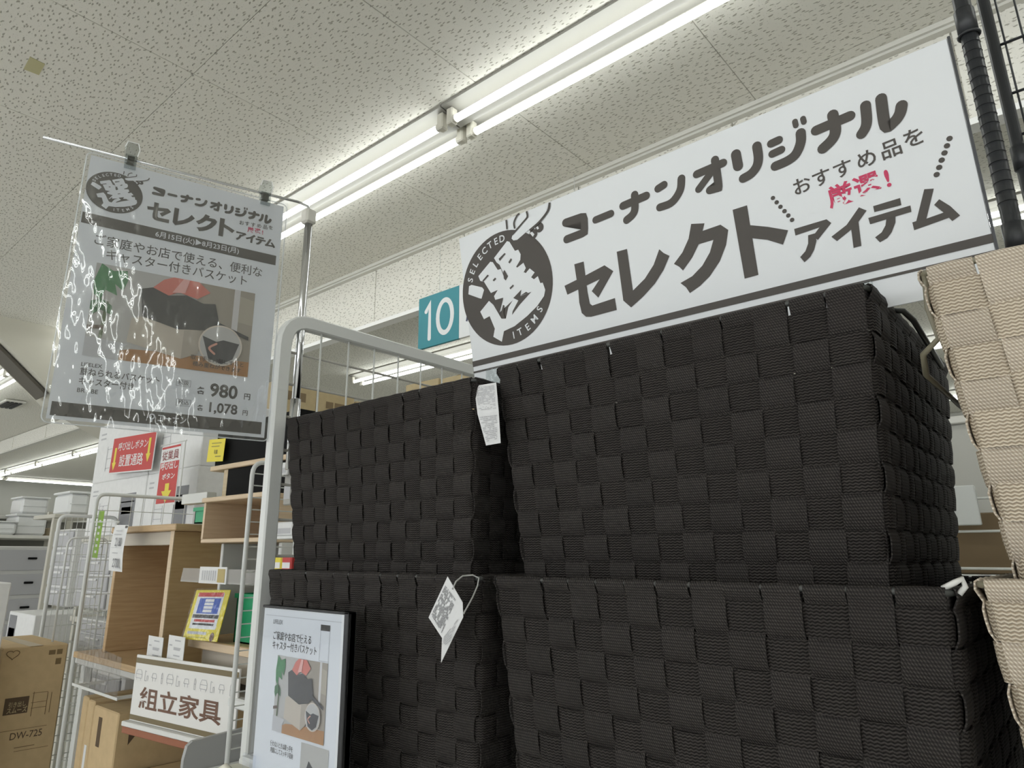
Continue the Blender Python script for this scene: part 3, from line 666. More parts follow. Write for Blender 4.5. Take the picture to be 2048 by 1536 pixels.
text('各', .0150, INK, ps, q((308.9,-428)), 'CENTER', .016, 0, .0005); text('980', .0345, INK, ps, q((324,-424.5)), 'LEFT', .026, 0, .0005, .98); text('円', .0135, INK, ps, q((393,-429)), 'CENTER', .016, 0, .0005)
text('各', .0115, INK, ps, q((311,-460)), 'CENTER', .014, 0, .0005); text('1,078', .0255, INK, ps, q((322,-457)), 'LEFT', .024, 0, .0005, .98); text('円', .0110, INK, ps, q((392,-460.5)), 'CENTER', .016, 0, .0005)
rects('band', BROWN, ps, [q((78.5,-498)) + q((425,-474.5))], .0004)
text('コーナン', .0165, PAPER, ps, q((240,-486.5)), 'LEFT', .016, 0, .0009, .76)
MB().ring2(q((232,-484)), .0030, .0052, .0009, 20).build('brand_mark', PAPER, ps)
rects('brand_mark', PAPER, ps, [q((230.5,-494)) + q((233.5,-488))], .0009)

def product_picture(parent, x0, y0, x1, y1, z, circle=True, cap=True):
    """printed picture: monstera leaves, a black basket on a cream one, a mirror, a wooden floor, a round inset"""
    w_, h_ = x1-x0, y1-y0
    g = lambda a, b: (x0+a*w_, y0+b*h_)
    def P(name, pts, col, dz, rough=.5): MB().poly([g(*p) for p in pts], z+dz*.00035).build(name, mat('pic_%02d%02d%02d' % tuple(int(c*99) for c in col), col, .55), parent, tri=True)
    P('picture', [(0,0),(1,0),(1,1),(0,1)], (.46,.45,.42), 0)
    P('picture_wall', [(.62,.22),(1,.16),(1,1),(.62,1)], (.33,.29,.23), 1)
    P('picture_floor', [(0,0),(1,0),(1,.17),(.55,.16),(.26,.13),(.2,.10),(.2,0)], (.40,.19,.06), 2)
    P('picture_rug', [(0,0),(.2,0),(.2,.1),(.24,.18),(0,.2)], (.50,.50,.50), 2)
    P('picture_curtain', [(.86,.2),(.9,.2),(.9,1),(.86,1)], (.62,.60,.58), 2)
    P('picture_shelf', [(.9,.62),(1,.6),(1,.9),(.9,.93)], (.40,.36,.28), 2)
    P('picture_leaf', [(.03,1),(.10,.94),(.18,.97),(.19,.86),(.17,.74),(.12,.80),(.14,.68),(.07,.72),(.05,.60),(.01,.66),(.0,.80)], (.03,.20,.06), 3)
    P('picture_leaf', [(0,.58),(.06,.62),(.12,.56),(.13,.46),(.06,.50),(.02,.44),(0,.5)], (.035,.15,.05), 3)
    P('picture_stem', [(.07,.2),(.09,.2),(.10,.6),(.08,.6)], (.10,.14,.06), 3)
    P('picture_cream_basket', [(.23,.20),(.56,.10),(.66,.18),(.67,.44),(.30,.50),(.24,.46)], (.52,.46,.37), 4)
    P('picture_cream_side', [(.56,.10),(.66,.18),(.67,.44),(.56,.42)], (.40,.35,.28), 5)
    P('picture_black_basket', [(.27,.80),(.34,.84),(.44,.78),(.55,.82),(.66,.76),(.74,.78),(.78,.55),(.70,.46),(.52,.42),(.30,.50)], (.035,.034,.034), 6)
    P('picture_cloth', [(.34,.84),(.40,.95),(.46,1),(.62,1),(.70,.90),(.62,.80),(.5,.84),(.44,.78)], (.62,.17,.13), 5)
    P('picture_cloth_fold', [(.46,.82),(.52,1),(.56,1),(.54,.84)], (.75,.40,.36), 7)
    P('picture_lamp_foot', [(0,.28),(.09,.30),(.09,.34),(0,.32)], (.10,.06,.04), 4)
    P('picture_wand', [(.70,.55),(.98,.42),(.98,.46),(.72,.60)], (.03,.03,.035), 8)
    if circle:
        c = g(.80, .31); r = .040*w_/.28
        MB().disc(c, r, z+.0032, 32).build('picture_inset_ring', mat('inset_ring', (.66,.58,.48), .5), parent)
        MB().disc(c, r*.93, z+.0035, 32).build('picture_inset', mat('inset_ground', (.50,.49,.46), .5), parent)
        MB().poly([(c[0]+r*a, c[1]+r*b) for a, b in ((-.85,.35),(-.2,.15),(.1,.28),(.85,.2),(.6,-.6),(.1,-.9),(-.5,-.7))], z+.0038).build('picture_inset_basket', mat('inset_dark', (.03,.03,.035), .5), parent, tri=True)
        MB().stroke([(c[0]-r*.25, c[1]-r*.45), (c[0]-r*.5, c[1]-r*.2), (c[0]-r*.2, c[1]+r*.05)], r*.1, z+.0041).build('picture_arrow', mat('inset_arrow', (.62,.30,.22), .5), parent)
    if cap:
        c = g(.80, .31)
        text('取っ手を内側にすると', .0098*w_/.28, INK, parent, (c[0]-.002, c[1]-.0315*w_/.28), 'CENTER', .008, -.02, z+.0042)
        text('積み重ねができます', .0098*w_/.28, INK, parent, (c[0]-.002, c[1]-.0435*w_/.28), 'CENTER', .008, -.02, z+.0042)
product_picture(ps, *q((110.5,-390)), *q((390,-218)), .0004)
for u_, nm in ((.0725, 'round logo'), (.3255, 'printed headline end')):
    c = thing('rod_clip', 'clear plastic hanging clip on the rod above the poster %s' % nm, 'clip', group='clear clips on the sign rod')
    c.matrix_world = ps.matrix_world @ Matrix.Translation((u_, 0, 0))
    cp = mat_film('hook_plastic', .25, 90, (.80,.82,.82))
    MB().cbox(-.010, .010, -.018, .012, .0065, .0090, .001).build('front_jaw', cp, c)
    MB().cbox(-.010, .010, -.018, .012, -.0075, -.0050, .001).build('back_jaw', cp, c)
    MB().prism([(-.010,.010),(.010,.010),(.0125,.024),(.009,.037),(-.009,.037),(-.0125,.024)], 2, -.0085, .0095).build('hook', cp, c)
    MB().tube([(-.0125,.024,.0098), (-.009,.037,.0098), (.009,.037,.0098), (.0125,.024,.0098), (.010,.010,.0098)], .0011, 5).build('hook_edge', mat('clip_edge', (.78,.78,.76), .2), c)
    MB().box(-.006, .006, -.004, .010, -.0050, .0065).build('spring', mat('clip_spring', (.25,.24,.21), .35, metal=.6), c)
# ---------------------------------------------------------------- paper tags, the standing price card
def print_lines(parent, x0, x1, y0, y1, n, m, z=.0006, seed=1, fill=.75):
    rnd = random.Random(seed); mb = MB(); h = (y1-y0)/n
    for i in range(n):
        x = x0
        while x < x1:
            w_ = rnd.uniform(.004, .016)*((x1-x0)/.05+.3)*.5
            if rnd.random() < fill: mb.quad((x, y1-(i+.75)*h, z), (min(x+w_, x1), y1-(i+.75)*h, z), (min(x+w_, x1), y1-(i+.25)*h, z), (x, y1-(i+.25)*h, z))
            x += w_ + .002
    return mb.build('fine_print', m, parent)
# tag looped to the lower basket: a diamond-hung card folded along its middle
tg = thing('paper_tag', 'white folded paper tag on a clear loop at the lower dark basket rim', 'tag', (-.652, .664, ZE-.045))
A_ = [Vector((W(px, py, y=yy) - Vector(tg.location))) for px, py, yy in ((895,1153,.655), (925,1205,.650), (926,1234,.649), (882,1325,.652), (884,1276,.660), (857,1235,.666))]
TAGP = mat('tag_paper', (.72,.72,.72), .6)
def slab(mb, pts, th):
    n = (pts[1]-pts[0]).cross(pts[2]-pts[0]).normalized()
    if n.y > 0: n = -n
    k = len(mb.v); m = len(pts); mb.v += [tuple(p) for p in pts] + [tuple(p - n*th) for p in pts]
    mb.f.append(tuple(range(k, k+m))); mb.f.append(tuple(range(k+2*m-1, k+m-1, -1)))
    for i in range(m): mb.f.append((k+i, k+(i+1) % m, k+m+(i+1) % m, k+m+i))
    return n
mb = MB(); nn = slab(mb, [A_[0], A_[1], A_[2], A_[4], A_[5]], .0005); slab(mb, [A_[2], A_[3], A_[4]], .0005); mb.build('card', TAGP, tg)
def dither(name, a, b, c, d, nu, nv, m, off, seed):
    rnd = random.Random(seed); mb = MB()
    for j in range(nv):
        u = 0
        while u < nu:
            L = rnd.randint(1, 3)
            if rnd.random() < .72:
                f = lambda s, t: a*(1-s)*(1-t) + b*s*(1-t) + c*s*t + d*(1-s)*t + off
                s0, s1, t0, t1 = u/nu, min(1, (u+L-.3)/nu), (j+.2)/nv, (j+.72)/nv
                mb.quad(f(s0,t0), f(s1,t0), f(s1,t1), f(s0,t1))
            u += L
    return mb.build(name, m, tg_parent)
tg_parent = tg
e = A_[0]*.0
lerp = lambda p, r, k: p*(1-k) + r*k
dither('fine_print', lerp(A_[0],A_[5],.16)*.92+lerp(A_[1],A_[4],.2)*.08, lerp(A_[0],A_[5],.9)*.92+A_[4]*.08, lerp(A_[5],A_[4],.86)*.9+A_[2]*.1, lerp(A_[1],A_[4],.15)*.75+A_[0]*.25, 34, 12, PRINT_G, nn*.0006, 3)
dither('fine_print', lerp(A_[2],A_[4],.2)+Vector((0,0,.004)), lerp(A_[2],A_[4],.88)+Vector((0,0,-.001)), lerp(A_[3],A_[4],.35)+Vector((0,0,.006)), lerp(A_[3],A_[2],.45)+Vector((-.001,0,0)), 10, 7, PRINT_L, nn*.0008, 5)
lp = [A_[1]*.5+A_[0]*.5+Vector((-.004,.004,-.004))]
ring = [W(px, py, y=yy) - Vector(tg.location) for px, py, yy in ((905,1178,.652), (912,1163,.66), (925,1152,.672), (945,1150,.684), (958,1156,.690), (955,1172,.684), (945,1195,.668), (930,1222,.652), (927,1228,.650))]
MB().tube(ring, .0011, 6).build('loop', mat('clear_loop', (.45,.45,.43), .2), tg, smooth=True)
# care card clipped between the two upper baskets
cc = thing('care_card', 'narrow folded white care card hanging between the two upper dark baskets', 'tag', (-.63, .70, ZE+.15))
B_ = [W(px, py, y=yy) - Vector(cc.location) for px, py, yy in ((948,772,.722), (992,765,.716), (997,822,.708), (955,828,.714), (1001,886,.712), (972,891,.716))]
mb = MB(); n1 = slab(mb, [B_[0], B_[1], B_[2], B_[3]], .0006); n2 = slab(mb, [B_[3], B_[2], B_[4], B_[5]], .0006); mb.build('card', TAGP, cc)
tg_parent = cc
dither('fine_print', lerp(B_[0],B_[2],.08), lerp(B_[1],B_[3],.08), lerp(B_[2],B_[0],.08), lerp(B_[3],B_[1],.1), 16, 18, PRINT_L, n1*.0007, 7)
dither('fine_print', lerp(B_[3],B_[4],.1), lerp(B_[2],B_[5],.1), lerp(B_[4],B_[3],.12), lerp(B_[5],B_[2],.1), 12, 14, PRINT_L, n2*.0007, 8)

# standing card in a black frame in front of the lower basket
yC = .622
c0 = W(530, 1215, y=yC); c1 = W(690, 1228, y=yC)
st = thing('standing_card', 'tall white product card in a black frame standing before the lower dark basket', 'sign card')
cw = c1.x - c0.x; ch = .34
plate_frame(st, Vector((c0.x, yC, c0.z)), (1, .0, 0), (0, 0, 1))
sheet('card', PAPER, st, 0, cw, -ch, 0, -.0008, 0)
sheet('backing', mat('frame_black', (.012,.012,.013), .4), st, -.004, cw+.010, -ch-.004, .004, -.014, -.0012, .002)
fb = mat('frame_black', (.012,.012,.013), .4)
for nm, r in (('frame_side', (cw+.0005, cw+.010, -ch, .004)), ('frame_top', (-.004, cw+.010, .0005, .004))): sheet(nm, fb, st, *r, -.012, .002, .001)
sheet('clear_cover', CLEAR, st, 0, cw, -ch, 0, .0052, .0056)
k = cw/.203
def sp(px, py): p = W(px, py, y=yC); return (p.x - c0.x, p.z - c0.z)
rects('rule', PRINT_L, st, [(.006, -.0105, cw-.006, -.0098)], .0004)
text('LIFELEX', .0085*k, PRINT_G, st, sp(547,1243), 'LEFT', .01, 0, .0005, .9)
text('ご家庭やお店で使える', .0128*k, INK, st, sp(546,1271), 'LEFT', .006, 0, .0005, fit=sp(622,1275)[0]-sp(546,1271)[0])
text('キャスター付きバスケット', .0128*k, INK, st, sp(545,1290), 'LEFT', .006, 0, .0005, fit=sp(633,1297)[0]-sp(545,1290)[0])
x_, y_ = sp(650, 1265)
rects('label_head', INK, st, [(x_-.010, y_+.002, x_+.012, y_+.010)], .0005)
rects('label_frame', PRINT_L, st, [(x_-.010, y_-.038, x_-.0094, y_+.002), (x_+.0114, y_-.038, x_+.012, y_+.002), (x_-.010, y_-.038, x_+.012, y_-.0374)], .0005)
a_, b_ = sp(545, 1460), sp(657, 1327)
product_picture(st, a_[0], a_[1], b_[0], b_[1], .0005, True, False)
text('使わないときは取っ手を', .0080*k, INK, st, sp(541,1486), 'LEFT', .01, 0, .0005, fit=sp(586,1496)[0]-sp(541,1486)[0])
text('内側にしてスッキリ収納', .0080*k, INK, st, sp(541,1499), 'LEFT', .01, 0, .0005, fit=sp(586,1508)[0]-sp(541,1499)[0])
a_, b_ = sp(600, 1536), sp(655, 1500)
rects('picture_small', mat('pic_small', (.46,.45,.41), .5), st, [(a_[0], a_[1]-.06, b_[0]+.004, b_[1])], .0005)
MB().poly([(a_[0], a_[1]-.03), (a_[0]+.02, a_[1]+.012), (a_[0]+.034, a_[1]+.002), (a_[0]+.055, a_[1]+.004), (a_[0]+.05, a_[1]-.05), (a_[0], a_[1]-.05)], .0008).build('picture_small_basket', mat('pic_small_d', (.03,.03,.035), .5), st)
MB().cbox(-.010, cw+.014, -ch-.006, -ch+.02, -.03, .012, .003).build('foot', fb, st)
sheet('clear_stand', CLEAR, st, -.012, .018, -ch, -.205, .006, .010)
for s_ in (.2, .8): MB().cbox(cw*s_-.008, cw*s_+.008, -ch-.20, -ch, -.012, -.004, .002).build('stand_leg', fb, st)
# ---------------------------------------------------------------- aisle number sign
a, b = W(838, 598, y=2.95), W(918, 571, y=2.95); zb = W(836, 700, y=2.95).z
sg = thing('aisle_sign', 'hanging aisle sign with a white 10 on a teal square', 'aisle sign')
plate_frame(sg, Vector((a.x, 2.95, zb)), (1,0,0), (0,0,1))
sw, sh = b.x - a.x, (a.z + b.z)/2 - zb
sheet('number_panel', TEAL, sg, 0, sw, 0, sh, -.02, 0, .002)
sheet('word_panel', PAPER, sg, sw+.001, sw*4, 0, sh, -.02, 0, .002)
MB().stroke([(sw*.20, sh*.70), (sw*.29, sh*.82), (sw*.29, sh*.16)], sw*.085, .001, smooth=False).build('number', PAPER, sg, tri=True)
mb = MB(); N = 28
for i in range(N):
    t0, t1 = 2*PI*i/N, 2*PI*(i+1)/N
    f = lambda r, t: (sw*.67 + (sw*.175+r)*math.cos(t), sh*.50 + (sh*.31+r)*math.sin(t), .001)
    mb.quad(f(-sw*.045, t0), f(sw*.045, t0), f(sw*.045, t1), f(-sw*.045, t1))
mb.build('number', PAPER, sg)
text('組', sh*.40, mat('navy_print', (.03,.035,.09), .5), sg, (sw*1.16, sh*.42), 'LEFT', .02, 0, .001)
for x in (sw*.5, sw*3.4): MB().tube([(x, sh, -.01), (x, ZC-zb-.002, -.01)], .002, 5).build('hanger_wire', WIRE_WHITE, sg)

# ---------------------------------------------------------------- stock shelving and overstock cartons behind the wire panel
ss = thing('stock_shelf', 'cream steel stock shelf carrying overstock cartons behind the wire panel', 'shelf', (-3.2, 2.0, 0))
CREAM = mat('cream_steel', (.52,.50,.43), .45)
for x in (-.96, -.04):
    for y in (-.08, .76): MB().cbox(x-.02, x+.02, y-.02, y+.02, 0, 1.97, .003).build('post', CREAM, ss)
for z in (.12, .7, 1.3, 1.94): MB().cbox(-.99, -.01, -.11, .79, z, z+.03, .003).build('shelf_board', CREAM, ss)
ss2 = thing('stock_shelf', 'cream steel stock shelf with cartons directly behind the dark baskets', 'shelf', (-2.2, 2.55, 0))
for x in (-.9, .9):
    for y in (0, .42): MB().cbox(x-.02, x+.02, y-.02, y+.02, 0, 2.02, .003).build('post', CREAM, ss2)
for z in (.12, .7, 1.3, 1.99): MB().cbox(-.93, .93, -.03, .45, z, z+.03, .003).build('shelf_board', CREAM, ss2)
TAN = mat('pale_cardboard', (.46,.37,.215), .8, noise=.05, nscale=20)
TANP = mat('carton_print', (.20,.145,.08), .8)
def carton(label, x0, x1, y0, y1, z0, z1, m=CARD, group='cartons', tape=True, flap=.0):
    t = thing('carton', label, 'carton', ((x0+x1)/2, (y0+y1)/2, z0), 0, group)
    w_, d_, h_ = (x1-x0)/2, (y1-y0)/2, z1-z0
    MB().cbox(-w_, w_, -d_, d_, 0, h_, .004).build('body', m, t)
    if tape:
        tp = mat('packing_tape', (.44,.34,.19), .3)
        if w_ >= d_: MB().box(-w_-.0004, w_+.0004, -.024, .024, h_, h_+.0006).build('tape', tp, t)
        else: MB().box(-.024, .024, -d_-.0004, d_+.0004, h_, h_+.0006).build('tape', tp, t)
    return t
def face(t, side, u, v, w_, h_, name, m):
    """a printed patch on a carton: side 'x+' or 'y-', u/v measured from the face's lower left"""
    b = t.children[0]; xs = [q[0] for q in b.bound_box]; ys = [q[1] for q in b.bound_box]
    if side == 'y-':
        o = MB().quad((min(xs)+u, min(ys)-.0007, v), (min(xs)+u+w_, min(ys)-.0007, v), (min(xs)+u+w_, min(ys)-.0007, v+h_), (min(xs)+u, min(ys)-.0007, v+h_))
    else:
        o = MB().quad((max(xs)+.0007, min(ys)+u, v), (max(xs)+.0007, min(ys)+u+w_, v), (max(xs)+.0007, min(ys)+u+w_, v+h_), (max(xs)+.0007, min(ys)+u, v+h_))
    return o.build(name, m, t)
def face_text(t, side, u, v, s, size, m=CARD_D, bold=.01, sx=1.0):
    b = t.children[0]; xs = [q[0] for q in b.bound_box]; ys = [q[1] for q in b.bound_box]
    o = text(s, size, m, t, (0,0), 'LEFT', bold, 0, 0, sx)
    if side == 'y-': o.location = (min(xs)+u, min(ys)-.0009, v); o.rotation_euler = (PI/2, 0, 0)
    else: o.location = (max(xs)+.0009, min(ys)+u, v); o.rotation_euler = (PI/2, 0, PI/2)
    return o
GC = 'overstock cartons behind the wire panel'
c = carton('pale carton printed 3403 on top of the stock shelf beside the pole', -3.7, -3.2, 1.905, 2.185, ZE+.472, ZE+.897, TAN, GC)
face_text(c, 'x+', .115, .25, '3403', .075, TANP); face(c, 'x+', .13, .14, .05, .05, 'print_block', TANP); face(c, 'x+', .09, .34, .12, .05, 'print_block', TANP)
c = carton('pale carton with a dark logo patch and a faint printed frame on the stock shelf', -3.7, -3.2, 2.20, 2.45, ZE+.472, ZE+.897, TAN, GC)
face(c, 'x+', .05, .33, .05, .04, 'print_block', TANP); face(c, 'x+', .11, .335, .09, .035, 'print_block', TANP); face(c, 'x+', .06, .02, .15, .006, 'print_block', TANP)
c = carton('plain pale carton with a small label at the back end of the stock shelf', -3.7, -3.2, 2.465, 2.74, ZE+.472, ZE+.88, TAN, GC)
face(c, 'x+', .06, .27, .13, .07, 'print_block', mat('faint_print', (.36,.29,.15), .8))
for i, (x0, x1, h, nm) in enumerate(((-3.09, -2.87, .875, 'low pale carton at the end of the row behind the left dark basket'), (-2.865, -2.60, .935, 'pale carton with two printed marks behind the left dark basket'), (-2.57, -2.30, .925, 'pale carton with a printed word behind the left dark basket'), (-2.28, -1.95, .955, 'tall pale carton behind the care card'))):
    c = carton(nm, x0, x1, 2.55, 2.93, ZE+.522, ZE+h, TAN, GC)
    face(c, 'y-', .05, h-.522-.10, .03, .05, 'print_block', TANP); face(c, 'y-', .10, h-.522-.09, .09, .05, 'print_block', mat('faint_print', (.36,.29,.15), .8))

# ---------------------------------------------------------------- small goods seen in the slit beside the post
gx = thing('goods_shelf', 'narrow white goods shelf seen between the rack post and the left dark basket', 'shelf', (-1.43, .98, 0))
for z in (1.05, ZE-.037, ZE+.046, ZE+.230): MB().cbox(-.17, .18, .0, .10, z-.008, z, .002).build('shelf_board', WHITE_METAL, gx)
MB().cbox(-.17, .18, .10, .108, 0, ZE+.232, .002).build('back_panel', mat('shelf_back', (.50,.50,.47), .6), gx)
MB().cbox(-.17, .18, .0, .10, 0, .08, .004).build('plinth', WHITE_METAL, gx)
def pack(name, label, cat, x0, x1, y0, y1, z0, z1, m, front=None, g='small goods on the narrow shelf'):
    t = thing(name, label, cat, ((x0+x1)/2, (y0+y1)/2, z0), 0, g)
    MB().cbox((x0-x1)/2, (x1-x0)/2, (y0-y1)/2, (y1-y0)/2, 0, z1-z0, .003).build('body', m, t)
    if front: MB().box((x0-x1)/2*.8, (x1-x0)/2*.8, (y0-y1)/2-.0008, (y0-y1)/2, (z1-z0)*.15, (z1-z0)*.55).build('label', front, t)
    return t
pack('goods_pack', 'yellow packet with a white band on the lowest narrow shelf', 'packet', -1.590, -1.548, .985, 1.02, ZE-.037, ZE-.002, YELLOW, CARTON_W)
pack('goods_pack', 'red packet with a white band on the lowest narrow shelf', 'packet', -1.546, -1.505, .985, 1.02, ZE-.037, ZE-.002, RED, CARTON_W)
pack('goods_pack', 'pink bundle behind the red packet on the lowest narrow shelf', 'packet', -1.550, -1.505, 1.03, 1.07, ZE-.037, ZE+.022, mat('pink_plastic', (.62,.07,.09), .4))
pack('goods_pack', 'white lettered box on the middle narrow shelf', 'box', -1.585, -1.51, .985, 1.02, ZE+.046, ZE+.080, CARTON_W, PRINT_L)
pack('goods_pack', 'small green artificial plant box behind the white lettered box', 'box', -1.585, -1.52, 1.03, 1.07, ZE+.046, ZE+.118, mat('dull_glass', (.34,.34,.31), .4), mat('plant_green', (.05,.16,.06), .6))
pack('goods_pack', 'grey hook rail under the top board of the narrow shelf', 'hook rail', -1.570, -1.535, .99, 1.0, ZE+.122, ZE+.2215, mat('grey_plastic', (.34,.33,.30), .5), PRINT_L)
pack('goods_pack', 'white price card on the top edge of the narrow shelf', 'price card', -1.575, -1.53, .970, .979, ZE+.196, ZE+.228, CARTON_W, PRINT_L)

# ---------------------------------------------------------------- shelving seen between the dark and the beige baskets
rs = thing('wire_shelf', 'white wire shelf with brown cartons seen between the dark and beige baskets', 'shelf', (-.3, 2.62, 0))
for x in (-.5, .5): MB().tube([(x,0,0),(x,0,1.85)], .012, 8).build('post', WHITE_METAL, rs, smooth=True)
for z in (ZE+.072, ZE-.037, ZE+.17, ZE-.36, ZE-.72): MB().tube([(-.5,0,z),(.5,0,z)], .004, 6).build('rail_wire', WIRE_WHITE, rs, smooth=True)
for z in (ZE-.37, .6, ZE-.05): MB().cbox(-.5, .5, .02, .42, z-.02, z-.005, .003).build('shelf_board', WHITE_METAL, rs)
carton('brown carton, coloured as if shaded, on the wire shelf between the baskets', -.60, -.12, 2.68, 3.0, ZE-.054, ZE+.13, CARD_D if False else mat('shaded_cardboard', (.17,.12,.065), .8), 'cartons on the far wire shelf')  # darkened copy of the cardboard colour, standing in for shade
carton('pale grey box on the lower deck of the far wire shelf', -.62, -.02, 2.66, 3.0, ZE-.374, ZE-.10, mat('grey_box', (.40,.41,.38), .6), 'cartons on the far wire shelf', tape=False)
pack('goods_pack', 'pale blister pack on the upper rail of the far wire shelf', 'packet', -.42, -.30, 2.60, 2.63, ZE+.09, ZE+.21, mat('pale_pack', (.62,.64,.62), .5), None, 'packs on the far wire shelf')
bw = thing('back_partition', 'pale grey partition standing behind the far wire shelf', 'partition', (.6, 3.25, 0))
MB().cbox(-1.6, 3.0, 0, .05, 0, 2.0, .004).build('panel', WALL, bw); MB().cbox(-1.62, 3.02, -.02, .07, 2.0, 2.03, .004).build('cap', TRIM, bw)
# ---------------------------------------------------------------- furniture display to the left
OAK = mat_wood('oak_board', (.47,.32,.17), (.55,.385,.215)); OAKE = mat_wood('oak_edge', (.58,.44,.29), (.64,.50,.34))
DOAK = mat_wood('brown_board', (.38,.25,.115), (.43,.295,.145)); BLK = mat('black_board', (.006,.006,.006), .7, spec=.1)
WBOARD = mat('white_board', (.62,.62,.59), .45)
gd = thing('gondola_shelf', 'white gondola shelf carrying the furniture samples', 'shelf', (-2.3, 1.25, 0))
for x in (-.57, .62):
    for y in (-.2, .32): MB().cbox(x-.015, x+.015, y-.015, y+.015, 0, 1.15, .003).build('post', WHITE_METAL, gd)
for z in (ZE-.355, ZE-.80, .25): MB().cbox(-.585, .63, -.24, .36, z-.025, z, .004).build('deck', WHITE_METAL, gd)
# open desk
dk = thing('open_desk', 'small oak desk with an open front and pale rail under its top', 'desk', (-2.52, 1.25, ZE-.354))
z0 = .0
MB().cbox(-.235, -.215, -.20, .20, .02, .43, .002).build('side_panel', OAK, dk); MB().cbox(.205, .230, -.20, .20, .0, .43, .002).build('side_panel', DOAK, dk)
MB().box(.205, .230, -.2015, -.20, .0, .43).build('edge_band', OAKE, dk)
MB().cbox(-.262, .262, -.215, .22, .43, .452, .003).build('desk_top', OAK, dk)
MB().cbox(-.215, .205, -.19, -.175, .385, .43, .002).build('front_rail', mat('pale_rail', (.50,.45,.37), .5), dk)
MB().box(-.215, .13, .185, .195, .02, .43).build('back_panel', DOAK, dk)
MB().cbox(-.33, .205, -.26, .20, .0, .02, .002).build('bottom_board', OAK, dk)
# upper open cabinet on a white cubby
cb = thing('white_cubby', 'white open cubby under the oak box shelf', 'cubby', (-1.92, 1.22, ZE-.234))
MB().cbox(-.17, -.155, -.11, .18, 0, .268, .002).build('side_panel', WBOARD, cb); MB().cbox(.155, .17, -.11, .18, 0, .268, .002).build('side_panel', WBOARD, cb)
MB().box(-.155, .155, .165, .175, 0, .268).build('back_panel', mat('grey_board', (.36,.35,.32), .6), cb)
MB().cbox(-.155, .155, .05, .165, .135, .148, .002).build('shelf_board', mat('grey_board', (.36,.35,.32), .6), cb)
bs = thing('box_shelf', 'oak box shelf with an open front above the white cubby', 'shelf', (-1.93, 1.20, ZE+.035))
MB().cbox(-.178, .178, -.15, .15, 0, .012, .002).build('bottom_board', OAKE, bs); MB().cbox(-.178, .178, -.16, .15, .122, .136, .002).build('top_board', OAKE, bs)
MB().box(-.178, -.166, -.15, .15, .012, .122).build('side_panel', OAKE, bs); MB().box(.166, .178, -.15, .15, .012, .122).build('side_panel', OAKE, bs); MB().box(-.166, .166, .135, .145, .012, .122).build('back_panel', DOAK, bs)
tv = thing('black_back_shelf', 'wooden display shelf with a black back on top of the oak box', 'shelf', (-2.0, 1.26, ZE+.1715))
MB().cbox(-.235, .26, -.14, .14, .10, .116, .002).build('shelf_board', OAKE, tv); MB().cbox(-.13, .26, -.13, .14, .0, .10, .002).build('black_front', BLK, tv)
MB().box(-.155, -.13, -.13, .12, .0, .10).build('side_panel', mat_wood('pale_oak', (.46,.36,.21), (.52,.42,.27)), tv); MB().cbox(-.235, .26, -.125, .14, .116, .25, .002).build('black_back', BLK, tv)
# hang-over white board end
wb = W(408, 998, y=1.12)
tag(MB().cbox(wb.x-.10, wb.x+.075, 1.09, 1.125, wb.z-.016, wb.z+.018, .002).build('white_strip', WBOARD), 'white board strip lying beside the black-backed shelf', 'board')
# low desk with a drawer
ld = thing('drawer_desk', 'low oak-topped desk with a pale drawer front behind the furniture sign', 'desk', (-1.87, 1.262, ZE-.354))
MB().cbox(-.20, .20, -.235, .20, .095, .119, .004).build('desk_top', OAK, ld); MB().box(-.2005, .2005, -.2358, -.2352, .097, .117).build('edge_band', OAKE, ld)
MB().cbox(-.17, .165, -.205, -.19, .02, .095, .002).build('drawer_front', mat('pale_rail', (.50,.45,.37), .5), ld)
for x in (-.185, .165): MB().cbox(x, x+.018, -.20, .19, 0, .095, .002).build('side_panel', DOAK, ld)
# green crates
def crate(label, x0, x1, y0, y1, z0, z1):
    t = thing('plastic_crate', label, 'crate', ((x0+x1)/2, (y0+y1)/2, z0), 0, 'green plastic crates'); w_, d_, h_ = (x1-x0)/2, (y1-y0)/2, z1-z0
    for nm, a in (('wall', (-w_, w_, -d_, -d_+.004, 0, h_)), ('wall', (-w_, w_, d_-.004, d_, 0, h_)), ('wall', (-w_, -w_+.004, -d_, d_, 0, h_)), ('wall', (w_-.004, w_, -d_, d_, 0, h_)), ('bottom', (-w_, w_, -d_, d_, 0, .004)), ('rim', (-w_-.004, w_+.004, -d_-.006, -d_-.0005, h_-.012, h_))): MB().box(*a).build(nm, GREEN, t)
    return t
crate('bright green plastic crate on the open desk beside the oak box shelf', -2.245, -2.125, 1.09, 1.32, ZE+.0985, ZE+.150)
crate('tall green plastic crate inside the white cubby', -1.885, -1.762, 1.065, 1.25, ZE-.2345, ZE-.105)
# acrylic price rail with a card
rl = thing('price_rail', 'clear acrylic price rail across the white cubby with a framed card', 'price rail', (-1.82, .975, ZE-.056))
MB().quad((-.235,0,-.019), (.22,0,-.019), (.22,0,.019), (-.225,0,.019)).build('rail', mat('smoky_rail', (.42,.40,.37), .3, alpha=.55), rl)
MB().box(-.115, .035, -.004, -.001, -.02, .024).build('card', CARTON_W, rl)
mb = MB(); [mb.quad((-.10+.012*i, -.0045, -.012), (-.093+.012*i, -.0045, -.012), (-.093+.012*i, -.0045, .014), (-.10+.012*i, -.0045, .014)) for i in range(7)]; mb.build('fine_print', PRINT_L, rl)
MB().quad((-.012,-.0046,-.016), (.028,-.0046,-.016), (.028,-.0046,.019), (-.012,-.0046,.019)).build('fine_print', mat('ochre_print', (.42,.33,.12), .5), rl)
MB().cbox(-.235, .22, .001, .006, -.019, -.015, .001).build('rail_lip', WBOARD, rl)
